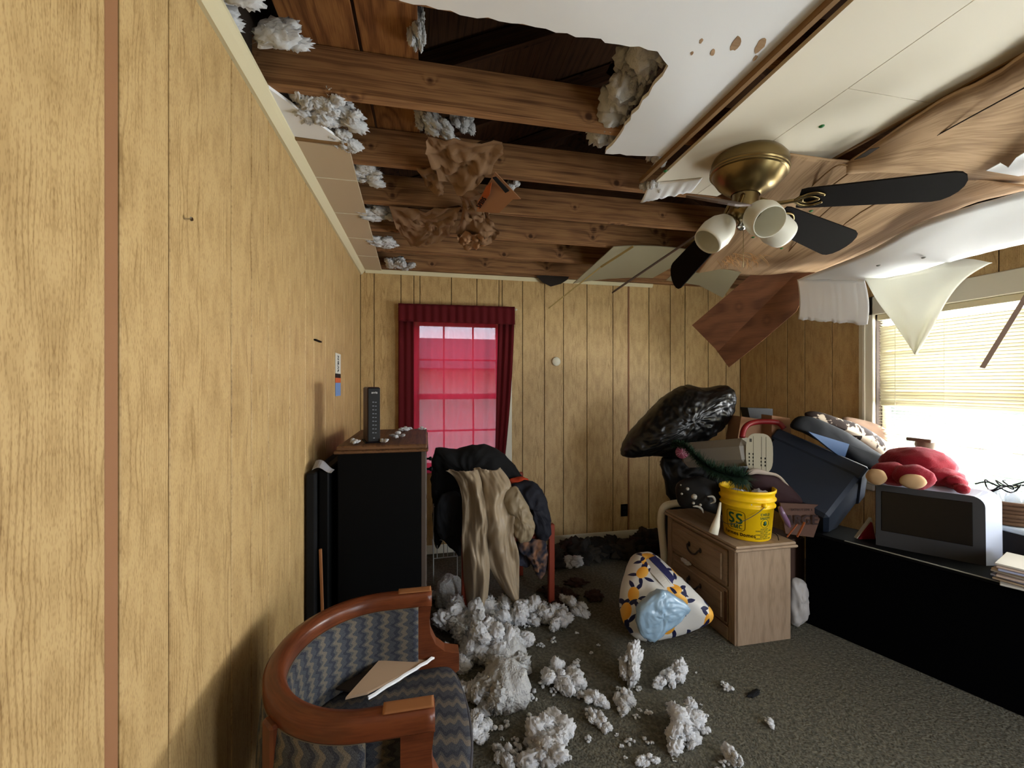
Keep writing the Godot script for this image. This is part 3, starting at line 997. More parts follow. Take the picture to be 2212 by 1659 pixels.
	g2 = [Vector3(2.542, 2.06, -1.991), Vector3(2.582, 2.055, -1.866), Vector3(2.576, 2.05, -1.685), Vector3(2.522, 2.05, -1.502), Vector3(2.505, 2.05, -1.393), Vector3(2.493, 2.05, -1.296), Vector3(2.501, 2.05, -1.113), Vector3(2.585, 2.06, -0.91)]
	sheet(st, across(g2, g1, 0.002), 40, 8, 0.008, Vector2(2, 0.6))
	part(t, "panel", st, M.board_white)
	st = begin(true)
	var c1: Vector3 = g1[0]
	var c2: Vector3 = g2[0]
	var drop: Vector3 = Vector3(2.485, 1.95, -2.416) - c1
	sheet(st, func(u, v): 
		var p := c1.lerp(c2, u) 
		var w: float = v * (0.27 + 0.012 * noise.get_noise_1d(u * 300)) 
		return p + Vector3(-0.035 * sin(v * PI * 0.6) + 0.0003 * sin(u * 60.0), -w, 0.05 * sin(v * 2.2) + 0.0003 * sin(u * 85.0)), 40, 12, 0.006, Vector2(0.4, 0.3))
	part(t, "curled_end", st, M.board_white, "curled ragged end hanging down")
	for q in [Vector3(2.376, 2.085, -1.791), Vector3(2.444, 2.083, -1.629)]: fastener(t, q, M.grey_dot)

	# translucent triangle hanging in front of the blind
	a = Vector3(2.62, 2.022, -1.756)
	O = a
	var film := mat(Color(0.90, 0.90, 0.87), 0.7)
	film.backlight_enabled = true
	film.backlight = Color(0.95, 0.95, 0.92)
	st = begin(true)
	var top: Array = [Vector3(2.52, 2.071, -1.974), Vector3(2.55, 2.035, -1.842), Vector3(2.58, 2.039, -1.688), Vector3(2.58, 2.064, -1.536), Vector3(2.6, 2.016, -1.459)]
	var edge: Array = [Vector3(2.52, 2.066, -1.974), Vector3(2.56, 1.93, -1.94), Vector3(2.61, 1.79, -1.886), Vector3(2.65, 1.687, -1.848), Vector3(2.68, 1.615, -1.823)]
	var edge2: Array = [Vector3(2.6, 2.02, -1.459), Vector3(2.62, 1.973, -1.56), Vector3(2.64, 1.887, -1.643), Vector3(2.66, 1.744, -1.73), Vector3(2.68, 1.612, -1.821)]
	sheet(st, func(u, v): 
		var l := along_(edge, v) 
		var r := along_(edge2, v) 
		var m := l.lerp(r, u) 
		var top_dip := (along_(top, u) - l.lerp(r, u)) * (1.0 if v == 0.0 else 0.0) 
		return m + top_dip * 0.8 + Vector3(-0.04 * sin(u * PI) * (1 - v) + 0.01 * sin(u * 9 + v * 4), 0, 0), 24, 24, 0.003, Vector2(0.5, 0.5))
	single("torn_facing", st, film, "thin white triangular tongue of ceiling facing hanging before the window blind", "ceiling facing")

	# two brown boards dangling in the corner
	a = Vector3(2.327, 1.58, -2.838)
	O = a
	t = thing("hanging_board", "smooth reddish brown board hanging point-down in the far right corner", "board", a)
	st = begin()
	slab3(st, [Vector3(2.065, 1.915, -2.943), Vector3(2.311, 2.272, -2.535), Vector3(2.481, 2.206, -2.398), Vector3(2.235, 1.699, -2.857)], 0.010, 1.0)
	part(t, "wide_board", st, M.red_board)
	st = begin()
	slab3(st, [Vector3(2.217, 1.717, -2.866), Vector3(2.467, 2.205, -2.406), Vector3(2.565, 2.225, -2.309), Vector3(2.49, 1.948, -2.406), Vector3(2.367, 1.763, -2.574), Vector3(2.313, 1.579, -2.82)], 0.010, 1.0)
	part(t, "narrow_board", st, M.red_board)

	# grey sheet let down against the back wall
	a = Vector3(1.598, 2.33, -2.793)
	O = a
	t = thing("ceiling_sheet", "grey backed ceiling sheet sagging onto the trim of the back wall", "ceiling sheet", a)
	st = begin()
	sheet(st, patch(Vector3(1.22, 2.3, -3.348), Vector3(1.781, 2.3, -3.044), Vector3(1.815, 2.345, -2.502), Vector3(1.253, 2.385, -2.645), -0.02), 14, 6, 0.006)
	part(t, "panel", st, M.grey_board)
	st = begin()
	slab3(st, [Vector3(1.862, 2.28, -2.976), Vector3(1.808, 2.31, -2.656), Vector3(2.147, 2.22, -2.519), Vector3(2.329, 2.15, -2.923), Vector3(2.074, 2.2, -2.87)], 0.005)
	part(t, "torn_flap", st, M.grey_board)
	# thin strips
	O = Vector3(0.937, 2.038, -3.125)
	st = begin()
	strip(st, Vector3(0.937, 2.038, -3.125), Vector3(1.261, 2.31, -2.854), 0.010, 0.004)
	strip(st, Vector3(1.254, 2.304, -2.855), Vector3(1.382, 2.385, -2.609), 0.016, 0.004)
	single("trim_strip", st, mat(Color(0.66, 0.57, 0.36), 0.8), "thin bent tan strip dangling from the open joists before the back wall", "strip")
	O = Vector3(2.511, 1.522, -1.442)
	st = begin()
	strip(st, Vector3(2.511, 1.522, -1.442), Vector3(2.683, 2.067, -1.283), 0.018, 0.005)
	single("trim_strip", st, mat(Color(0.52, 0.44, 0.39), 0.7), "greyish brown flat strip slanting down in front of the blind at the right edge", "strip")
	O = Vector3(1.086, 2.366, -3.55)
	st = begin()
	slab3(st, [Vector3(0.953, 2.403, -3.56), Vector3(1.271, 2.436, -3.56), Vector3(1.245, 2.385, -3.56), Vector3(1.184, 2.344, -3.56), Vector3(1.089, 2.315, -3.56), Vector3(1.012, 2.348, -3.56)], 0.004)
	single("debris_flake", st, mat(Color(0.16, 0.13, 0.11), 0.9), "dark torn flake stuck over the white trim of the back wall", "debris")
	# curl of facing torn off below the cream boards
	O = Vector3(1.076, 2.33, -1.665)
	st = begin(true)
	sheet(st, func(u, v): return Vector3(1.002, 2.368, -1.743).lerp(Vector3(1.209, 2.368, -1.648), u) + Vector3(0.0, -0.055 * v * (1 - 0.5 * u) - 0.008 * noise.get_noise_1d(u * 400) * v, -0.05 * v - 0.03 * v * v), 24, 6, 0.003)
	single("torn_facing", st, M.board_white, "white curl of torn facing under the cream boards left of the fan", "ceiling facing")

	# kraft paper hanging between the joists
	O = Vector3(0.168, 2.37, -1.938)
	t = thing("kraft_paper", "crumpled brown kraft paper sagging from the open joists", "paper", O)
	for k in [["upper_fold", [Vector3(0.005, 2.385, -1.604), Vector3(0.139, 2.38, -1.598), Vector3(0.291, 2.385, -1.597), Vector3(0.3, 2.37, -1.645), Vector3(0.275, 2.35, -1.747), Vector3(0.228, 2.33, -1.849), Vector3(0.141, 2.33, -1.912), Vector3(0.053, 2.36, -1.845), Vector3(-0.005, 2.38, -1.682)], 3.0], ["dark_fold", [Vector3(-0.043, 2.385, -1.851), Vector3(0.029, 2.385, -1.82), Vector3(0.078, 2.37, -1.921), Vector3(0.086, 2.36, -2.009), Vector3(0.011, 2.375, -2.048)], 5.0], ["middle_fold", [Vector3(0.135, 2.345, -1.914), Vector3(0.283, 2.35, -1.908), Vector3(0.339, 2.36, -2.082), Vector3(0.323, 2.36, -2.265), Vector3(0.205, 2.355, -2.276)], 9.0], ["lower_fold", [Vector3(-0.192, 2.39, -2.297), Vector3(-0, 2.375, -2.257), Vector3(0.179, 2.37, -2.172), Vector3(0.164, 2.35, -2.338), Vector3(0.127, 2.34, -2.564), Vector3(0.014, 2.34, -2.663), Vector3(-0.097, 2.34, -2.776), Vector3(-0.161, 2.37, -2.589)], 8.0], ["hanging_fold", [Vector3(0.183, 2.36, -2.114), Vector3(0.304, 2.36, -2.134), Vector3(0.364, 2.35, -2.263), Vector3(0.422, 2.33, -2.388), Vector3(0.393, 2.31, -2.495), Vector3(0.273, 2.31, -2.503), Vector3(0.175, 2.34, -2.49)], 12.0]]:
		st = begin(true)
		crumpled(st, k[1], 0.035, 7.0, k[2])
		part(t, k[0], st, M.paper)
	st = begin(true)
	crumpled(st, [Vector3(0.176, 2.325, -2.47), Vector3(0.24, 2.325, -2.397), Vector3(0.326, 2.31, -2.381), Vector3(0.377, 2.305, -2.483), Vector3(0.309, 2.29, -2.573), Vector3(0.236, 2.29, -2.624), Vector3(0.194, 2.31, -2.562)], 0.03, 10.0, 21.0)
	part(t, "torn_end", st, mat(Color(0.58, 0.43, 0.30), 0.85), "paler torn end of the paper")
	O = Vector3(0.32, 2.3, -1.87)
	t = thing("package_scrap", "torn orange and tan packet with a black band and lettering between joists", "packet", O)
	st = begin()
	slab3(st, [Vector3(0.285, 2.34, -1.773), Vector3(0.434, 2.32, -1.867), Vector3(0.393, 2.3, -1.879), Vector3(0.341, 2.26, -1.982), Vector3(0.245, 2.3, -2.04), Vector3(0.246, 2.33, -1.978)], 0.004)
	part(t, "packet", st, mat(Color(0.62, 0.44, 0.31), 0.7))
	st = begin()
	slab3(st, [Vector3(0.28, 2.333, -1.768), Vector3(0.294, 2.333, -1.757), Vector3(0.365, 2.313, -1.829), Vector3(0.352, 2.313, -1.85)], 0.004)
	part(t, "black_band", st, M.black_matt)
	st = begin()
	slab3(st, [Vector3(0.263, 2.33, -1.842), Vector3(0.282, 2.33, -1.803), Vector3(0.284, 2.31, -1.876), Vector3(0.254, 2.293, -2.005), Vector3(0.243, 2.305, -1.982)], 0.0045)
	part(t, "orange_edge", st, mat(Color(0.66, 0.33, 0.16), 0.7))
	st = begin()
	var lx := face_frame(Vector3(0.254, 2.292, -2.002), Vector3(0.294, 2.318, -1.854), Vector3(0.31, 2.27, -2.014))
	letters(st, "SPIDS", 0.030, func(v): return lx * (v + Vector3(0.055, 0.012, 0.006)))
	part(t, "lettering", st, M.black_matt)


# frame with x from p to q, y away from r, z towards the room
func face_frame(p: Vector3, q: Vector3, r: Vector3) -> Transform3D:
	var x := (q - p).normalized()
	var y := (p - r)
	y = (y - x * y.dot(x)).normalized()
	return Transform3D(Basis(x, y, x.cross(y)), p)


func along_(pts: Array, u: float) -> Vector3:
	var f := clampf(u, 0, 1) * (pts.size() - 1)
	var i := mini(int(f), pts.size() - 2)
	return (pts[i] as Vector3).cubic_interpolate(pts[i + 1], pts[maxi(i - 1, 0)], pts[mini(i + 2, pts.size() - 1)], f - i)


func across(lower: Array, upper: Array, crumble: float) -> Callable:
	return func(u: float, v: float) -> Vector3:
		return along_(lower, u).lerp(along_(upper, u), v + (crumble * 6 * noise.get_noise_1d(u * 500 + v * 900) if v == 0.0 or v == 1.0 else 0.0)) + Vector3(0, 0.01 * noise.get_noise_2d(u * 60, v * 50), 0)


func strip(st: SurfaceTool, a: Vector3, b: Vector3, w: float, th: float) -> void:
	var d := b - a
	var z := d.normalized()
	var view := (Vector3(0, 1.45, 0) - a).normalized()
	var y := (view - z * view.dot(z)).normalized()
	bx(st, Transform3D(Basis(y.cross(z), y, z), (a + b) / 2), Vector3(w, th, d.length()), 0.001, 2)


# ---------------------------------------------------------------- the ceiling fan
func fan() -> void:
	var hub := Vector3(1.27, 2.185, -1.47)
	O = hub + Vector3(0, 0.2, 0)
	var up := Vector3(0.10, 1.0, 0.06).normalized()
	var bs := Basis(Quaternion(Vector3.UP, up))
	var xf := Transform3D(bs.scaled_local(Vector3(1.07, 0.75, 1.07)), hub + up * 0.03)
	var lower := Transform3D(bs, hub)
	var t := thing("ceiling_fan", "antique brass hugger ceiling fan with drooping dark blades and three frosted shades", "ceiling fan", O)
	var st := begin(true)
	lathe(st, [Vector2(0.050, 0.0), Vector2(0.058, 0.012), Vector2(0.075, 0.022), Vector2(0.100, 0.05), Vector2(0.118, 0.085), Vector2(0.126, 0.105)], 40, xf)
	part(t, "motor_housing", st, M.brass)
	st = begin(true)
	lathe(st, [Vector2(0.126, 0.105), Vector2(0.134, 0.109), Vector2(0.134, 0.118), Vector2(0.129, 0.121), Vector2(0.135, 0.125), Vector2(0.135, 0.134), Vector2(0.130, 0.137)], 40, xf)
	part(t, "ring_band", st, M.brass)
	st = begin(true)
	lathe(st, [Vector2(0.130, 0.137), Vector2(0.132, 0.165), Vector2(0.128, 0.185), Vector2(0.116, 0.205), Vector2(0.10, 0.225), Vector2(0.06, 0.235), Vector2(0.0001, 0.235)], 40, xf)
	part(t, "canopy", st, M.brass)
	st = begin(true)
	lathe(st, [Vector2(0.0001, -0.075), Vector2(0.03, -0.072), Vector2(0.045, -0.055), Vector2(0.052, -0.03), Vector2(0.050, 0.0), Vector2(0.050, 0.04)], 32, lower)
	part(t, "switch_housing", st, M.brass)
	st = begin(true)
	lathe(st, [Vector2(0.0001, -0.112), Vector2(0.014, -0.108), Vector2(0.020, -0.095), Vector2(0.012, -0.085), Vector2(0.022, -0.075), Vector2(0.022, -0.068)], 20, lower)
	part(t, "finial", st, M.chrome)
	st = begin(true)
	tube(st, [lower * Vector3(0.01, -0.10, 0), lower * Vector3(0.01, -0.10, 0) + Vector3(0, -0.16, 0)], 0.0012, 5)
	part(t, "pull_chain", st, M.brass)
	# blades by their tips, each sagging its own way
	var tips := [Vector3(1.798, 2.125, -1.077), Vector3(1.915, 2.089, -1.583), Vector3(1.354, 2.029, -2.109), Vector3(0.927, 1.913, -1.972), Vector3(0.791, 1.976, -1.06)]
	var tilts := [0.62, 1.1, 0.95, 0.03, 0.10]   # how far each blade turns its face to the room
	var blade_poly := PackedVector2Array([Vector2(0.0, -0.052), Vector2(0.02, -0.058), Vector2(0.40, -0.076)])
	for k in 9: blade_poly.append(Vector2(0.42 + 0.055 * sin(PI * k / 8.0), -0.076 * cos(PI * k / 8.0)))
	blade_poly.append_array(PackedVector2Array([Vector2(0.40, 0.076), Vector2(0.02, 0.058), Vector2(0.0, 0.052)]))
	for k in 5:
		var d: Vector3 = (tips[k] - hub).normalized()
		var eye: Vector3 = (Vector3(0, 1.448, 0) - (hub + d * 0.42)).normalized()
		var e := (eye - d * eye.dot(d)).normalized()
		var n := e * sin(tilts[k]) + d.cross(e).normalized() * cos(tilts[k])
		if n.y < 0: n = -n
		var bxf := Transform3D(Basis(d, n.cross(d), n), hub + d * 0.185)
		st = begin()
		slab(st, blade_poly, 0.006, bxf)
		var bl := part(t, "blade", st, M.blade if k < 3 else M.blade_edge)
		st = begin(true)
		var root_ := hub + (d - up * d.dot(up)).normalized() * 0.055 + up * 0.012
		tube(st, smooth_line([root_, hub + d * 0.11 - n * 0.012, hub + d * 0.17 - n * 0.008, hub + d * 0.20 - n * 0.005]), 0.008, 8)
		for s in [-1, 1]:
			tube(st, smooth_line([hub + d * 0.17 - n * 0.009, hub + d * 0.20 + n.cross(d) * s * 0.03 - n * 0.008, hub + d * 0.235 + n.cross(d) * s * 0.036 - n * 0.006, hub + d * 0.265 + n.cross(d) * s * 0.02 - n * 0.006]), 0.006, 6)
		tube(st, smooth_loop([hub + d * 0.19 - n * 0.007, hub + d * 0.215 + n.cross(d) * 0.018 - n * 0.007, hub + d * 0.25 - n * 0.007, hub + d * 0.215 - n.cross(d) * 0.018 - n * 0.007]), 0.005, 6, true)
		part(t, "blade_iron", st, M.brass)
	# three frosted shades on short arms
	var right := Vector3(0.979, 0, 0.202)
	var away := Vector3(0.202, 0, -0.979)
	var dirs := [(right * -0.62 - Vector3.UP * 0.60 - away * 0.1).normalized(), (right * -0.02 - Vector3.UP * 0.46 - away * 0.62).normalized(), (right * 0.80 - Vector3.UP * 0.36 + away * 0.26).normalized()]
	for d in dirs:
		var start := hub - up * 0.025
		var mouth: Vector3 = start + d * 0.062 + Vector3(d.x, 0, d.z) * (0.035 if dirs.find(d) == 2 else 0.02)
		st = begin(true)
		tube(st, [start, start + Vector3(d.x, 0.1, d.z) * 0.03, mouth], 0.011, 10)
		var sx := Transform3D(Basis(Quaternion(Vector3.UP, d)), mouth)
		lathe(st, [Vector2(0.012, -0.005), Vector2(0.024, 0.0), Vector2(0.024, 0.022), Vector2(0.02, 0.024)], 20, sx)
		part(t, "lamp_arm", st, M.brass)
		st = begin(true)
		sx = sx.scaled_local(Vector3(1.22, 1.08, 1.22))
		lathe(st, [Vector2(0.022, 0.010), Vector2(0.034, 0.022), Vector2(0.047, 0.05), Vector2(0.053, 0.085), Vector2(0.049, 0.125), Vector2(0.046, 0.135), Vector2(0.044, 0.134), Vector2(0.047, 0.12), Vector2(0.050, 0.085), Vector2(0.044, 0.05), Vector2(0.031, 0.025), Vector2(0.020, 0.014)], 28, sx)
		part(t, "glass_shade", st, M.milk)


# ---------------------------------------------------------------- loose insulation
var tufts := []
func tuft_set() -> void:
	O = Vector3.ZERO
	# unit tufts about 0.1 m across; each is set down with its own turn and size
	for k in 10:
		var st := begin(true)
		fluff(st, Transform3D(), Vector3(0.05 + 0.012 * (k % 3), 0.022 + 0.006 * (k % 4), 0.045), 100 + k, 26 if k < 7 else 8, 0.32, 7, 500 if k < 7 else 60)
		st.generate_normals()
		tufts.append(st.commit())

func tuft(p: Vector3, size: Vector3, label: String, group := "", k := -1, m: Material = null, turn := Vector3.INF) -> MeshInstance3D:
	var o := MeshInstance3D.new()
	o.name = numbered("insulation_tuft")
	o.mesh = tufts[k if k >= 0 else rng.randi() % tufts.size()]
	o.material_override = m if m else M.fluff
	o.position = p
	o.rotation = Vector3(rng.randf_range(-0.15, 0.15), rng.randf() * TAU, rng.randf_range(-0.15, 0.15)) if turn == Vector3.INF else turn
	o.scale = size * 10
	add_child(o)
	tag(o, label, "insulation", group)
	return o


func insulation() -> void:
	tuft_set()
	# caught between the joists along the left wall and around the hole
	var up := [
		[Vector3(-0.456, 2.41, -1.221), Vector3(0.10, 0.12, 0.22), "white insulation bunched above the left trim at the top edge of the photo"],
		[Vector3(-0.386, 2.41, -1.542), Vector3(0.11, 0.08, 0.10), "white insulation heaped behind the broken white corner piece of the left ceiling strip"],
		[Vector3(-0.318, 2.42, -1.594), Vector3(0.12, 0.07, 0.11), "white insulation against the second joist beside the attic boards, left"],
		[Vector3(-0.311, 2.41, -1.734), Vector3(0.06, 0.06, 0.10), "narrow white insulation wad at the brown broken end of the left ceiling strip"],
		[Vector3(-0.265, 2.42, -1.999), Vector3(0.08, 0.06, 0.13), "greyish insulation plug above the middle of the left ceiling strip"],
		[Vector3(-0.269, 2.41, -2.461), Vector3(0.09, 0.06, 0.18), "curled insulation hanging beside the fourth joist at the left strip"],
		[Vector3(-0.27, 2.41, -2.931), Vector3(0.08, 0.06, 0.16), "insulation between the last joists at the left ceiling strip"],
		[Vector3(-0.208, 2.4, -3.415), Vector3(0.09, 0.05, 0.16), "insulation tuft in the far left ceiling corner"],
		[Vector3(-0.021, 2.53, -1.331), Vector3(0.035, 0.10, 0.06), "insulation strand clinging to the edge of the attic board over the nearest joist"],
		[Vector3(-0.004, 2.52, -1.737), Vector3(0.05, 0.09, 0.06), "insulation clump hanging off the attic board corner between joists"],
		[Vector3(0.065, 2.5, -1.721), Vector3(0.10, 0.05, 0.06), "long white insulation roll lying over the second joist"],
		[Vector3(0.16, 2.5, -1.736), Vector3(0.08, 0.09, 0.05), "bluish white insulation wad at the right end of the roll over the joist"],
		[Vector3(0.407, 2.42, -1.981), Vector3(0.05, 0.03, 0.04), "small insulation tuft behind the torn orange packet"],
		[Vector3(0.962, 2.4, -1.607), Vector3(0.06, 0.05, 0.16), "ragged fluff between the white sheet's end and the cream boards"],
		[Vector3(1.02, 2.37, -1.762), Vector3(0.05, 0.07, 0.05), "stringy fluff dangling from the tip of the cream boards"],
	]
	for u in up: tuft(u[0] - Vector3(0, 0.03, 0), u[1] * 1.75, u[2], "", -1, M.fluff)
	# cut face of the insulation lying on the white sheet
	O = Vector3(0.698, 2.41, -1.295)
	var st := begin(true)
	for k in 70:
		var f := rng.randf()
		var p := Vector3(lerpf(0.70, 0.72, f) + rng.randf_range(-0.05, 0.03), CE + 0.045 + rng.randf() * (0.18 - 0.12 * f), lerpf(-1.09, -1.60, f))
		lump(st, at(p, Vector3(rng.randf() * 6, rng.randf() * 6, 0)), Vector3.ONE * rng.randf_range(0.025, 0.05), k * 2.7, 0.28, 2.4, 6)
	single("insulation_batt", st, M.fluff, "thick grey insulation edge lying on the broken white ceiling sheet beside the hole", "insulation")
	# the big heap on the floor
	var heap := [
		[Vector3(0.454, 0, -2.488), 120, 70, "upper part of the white insulation heap in front of the beige trousers"], [Vector3(0.667, 0, -2.469), 80, 55, "right shoulder of the insulation heap, toward the floral bag"],
		[Vector3(0.234, 0, -2.391), 110, 70, "left part of the insulation heap beside the barrel chair's arm"], [Vector3(0.336, 0, -2.184), 110, 60, "middle of the insulation heap, fluffy white"],
		[Vector3(0.37, 0, -1.908), 130, 90, "big round grey and white insulation lump at the front of the heap"], [Vector3(0.25, 0, -1.904), 80, 70, "white insulation close to the chair seat's front edge"],
		[Vector3(0.502, 0, -2.25), 70, 50, "ragged crest of insulation between heap and open carpet"], [Vector3(0.151, 0, -2.149), 90, 60, "insulation squeezed against the far chair arm post"],
		[Vector3(0.151, 0, -2.797), 70, 50, "grey insulation below the wire rack"], [Vector3(0.784, 0, -2.419), 60, 35, "loose white spur at the right end of the heap"],
	]
	for h in heap:
		var p: Vector3 = h[0]
		var s: float = h[1] * p.distance_to(Vector3(0, 1.448, 0)) / 1000.0
		tuft(p - Vector3(0, 0.01, 0), Vector3(s, s * 0.85, s), h[3], "", heap.find(h) % 7, M.fluff_grey if heap.find(h) in [4, 8] else M.fluff)
	for h in [[Vector3(0.367, 0, -1.894), 0.125, 0.105, "smooth rounded grey insulation lump at the front of the heap, flat topped"], [Vector3(0.393, 0, -2.153), 0.13, 0.09, "broad grey lump under the middle of the heap"], [Vector3(0.155, 0, -2.767), 0.10, 0.13, "dusty grey insulation mound below the wire rack"]]:
		O = h[0]
		var g := begin(true)
		lump(g, at(O + Vector3(0, h[2] * 0.45, 0), Vector3(0.1, h[1] * 40, 0)), Vector3(h[1], h[2], h[1] * 0.85), h[1] * 70, 0.09, 1.5, 16)
		single("insulation_lump", g, M.fluff_grey, h[3], "insulation")
	# separate wads on the carpet
	var wads := [
		[Vector3(0.643, 0, -1.913), 85, 90, "tall ragged insulation wad right of the big heap"], [Vector3(1.051, 0, -1.544), 85, 70, "round white insulation ball alone on the carpet, nearest the camera's middle"],
		[Vector3(0.475, 0, -1.585), 80, 100, "elongated insulation wad standing at the bottom edge of the photo"], [Vector3(0.985, 0, -1.874), 95, 45, "flat spread of insulation in the middle of the carpet"],
		[Vector3(1.184, 0, -1.833), 70, 40, "branching insulation wisp right of the flat spread"], [Vector3(0.873, 0, -1.747), 45, 40, "knobbly insulation bit below the flat spread"],
		[Vector3(0.214, 0, -1.706), 60, 60, "white insulation tuft touching the chair seat's near corner"], [Vector3(0.296, 0, -1.571), 60, 35, "insulation tuft cut by the bottom edge, right of the chair"],
		[Vector3(0.739, 0, -1.774), 45, 30, "thin insulation twist between the two wads"], [Vector3(0.723, 0, -1.66), 35, 30, "small insulation twist below the thin one"],
		[Vector3(1.148, 0, -1.395), 40, 25, "oblong white insulation bit at the bottom, right of centre"], [Vector3(0.821, 0, -1.452), 35, 20, "white insulation bit at the bottom edge below the round ball"],
		[Vector3(0.94, 0, -2.519), 60, 30, "wispy insulation at the far end of the open carpet"], [Vector3(1.129, 0, -3.131), 45, 25, "insulation bits at the foot of the dark rubbish by the back wall"],
	]
	for h in wads:
		var p: Vector3 = h[0]
		var s: float = h[1] * p.distance_to(Vector3(0, 1.448, 0)) / 950.0
		tuft(p - Vector3(0, 0.004, 0), Vector3(s, s * 0.8, s * float(h[2]) / h[1]), h[3], "", wads.find(h) % 7)
	# crumbs strewn over the carpet
	for k in 110:
		var q := crumb_spot(k)
		var s := rng.randf_range(0.012, 0.045) * (1.0 if k % 4 else 1.5)
		tuft(q, Vector3(s, s * 0.7, s), "small white crumb of loose insulation on the dark carpet", "insulation crumbs on the carpet", 7 + k % 3)
	# on top of the chest and in the chair
	for q in [[Vector3(-0.149, 1.165, -2.283), 0.10, "white insulation tuft on the chest's front edge, right of the modem"], [Vector3(-0.124, 1.165, -2.614), 0.07, "insulation crumbs along the back of the chest top"], [Vector3(-0.337, 1.165, -2.109), 0.06, "insulation strip left of the modem on the chest"], [Vector3(-0.023, 1.165, -2.645), 0.06, "insulation bits at the chest's far right corner"], [Vector3(-0.203, 1.165, -2.114), 0.05, "insulation wisp just right of the modem's foot"]]:
		tuft(q[0], Vector3(q[1], q[1] * 0.5, q[1] * 0.8), q[2])
	tuft(Vector3(-0.226, 0.47, -1.507), Vector3(0.06, 0.05, 0.05), "insulation tuft lying on the barrel chair's seat behind the broken board")


func crumb_spot(k: int) -> Vector3:
	# most lie round the heap, the rest thin out over the open carpet
	var c := Vector3(0.42, 0, -1.75)
	if k % 3 == 0: c = Vector3(0.75, 0, -1.55)
	for i in 40:
		var p := c + Vector3(rng.randfn() * 0.42, 0, rng.randfn() * 0.42)
		if p.x > 0.24 and p.x < 1.5 and p.z < -0.9 and p.z > -3.2 and not (p.x > 1.05 and p.z < -1.9): return p
	return c


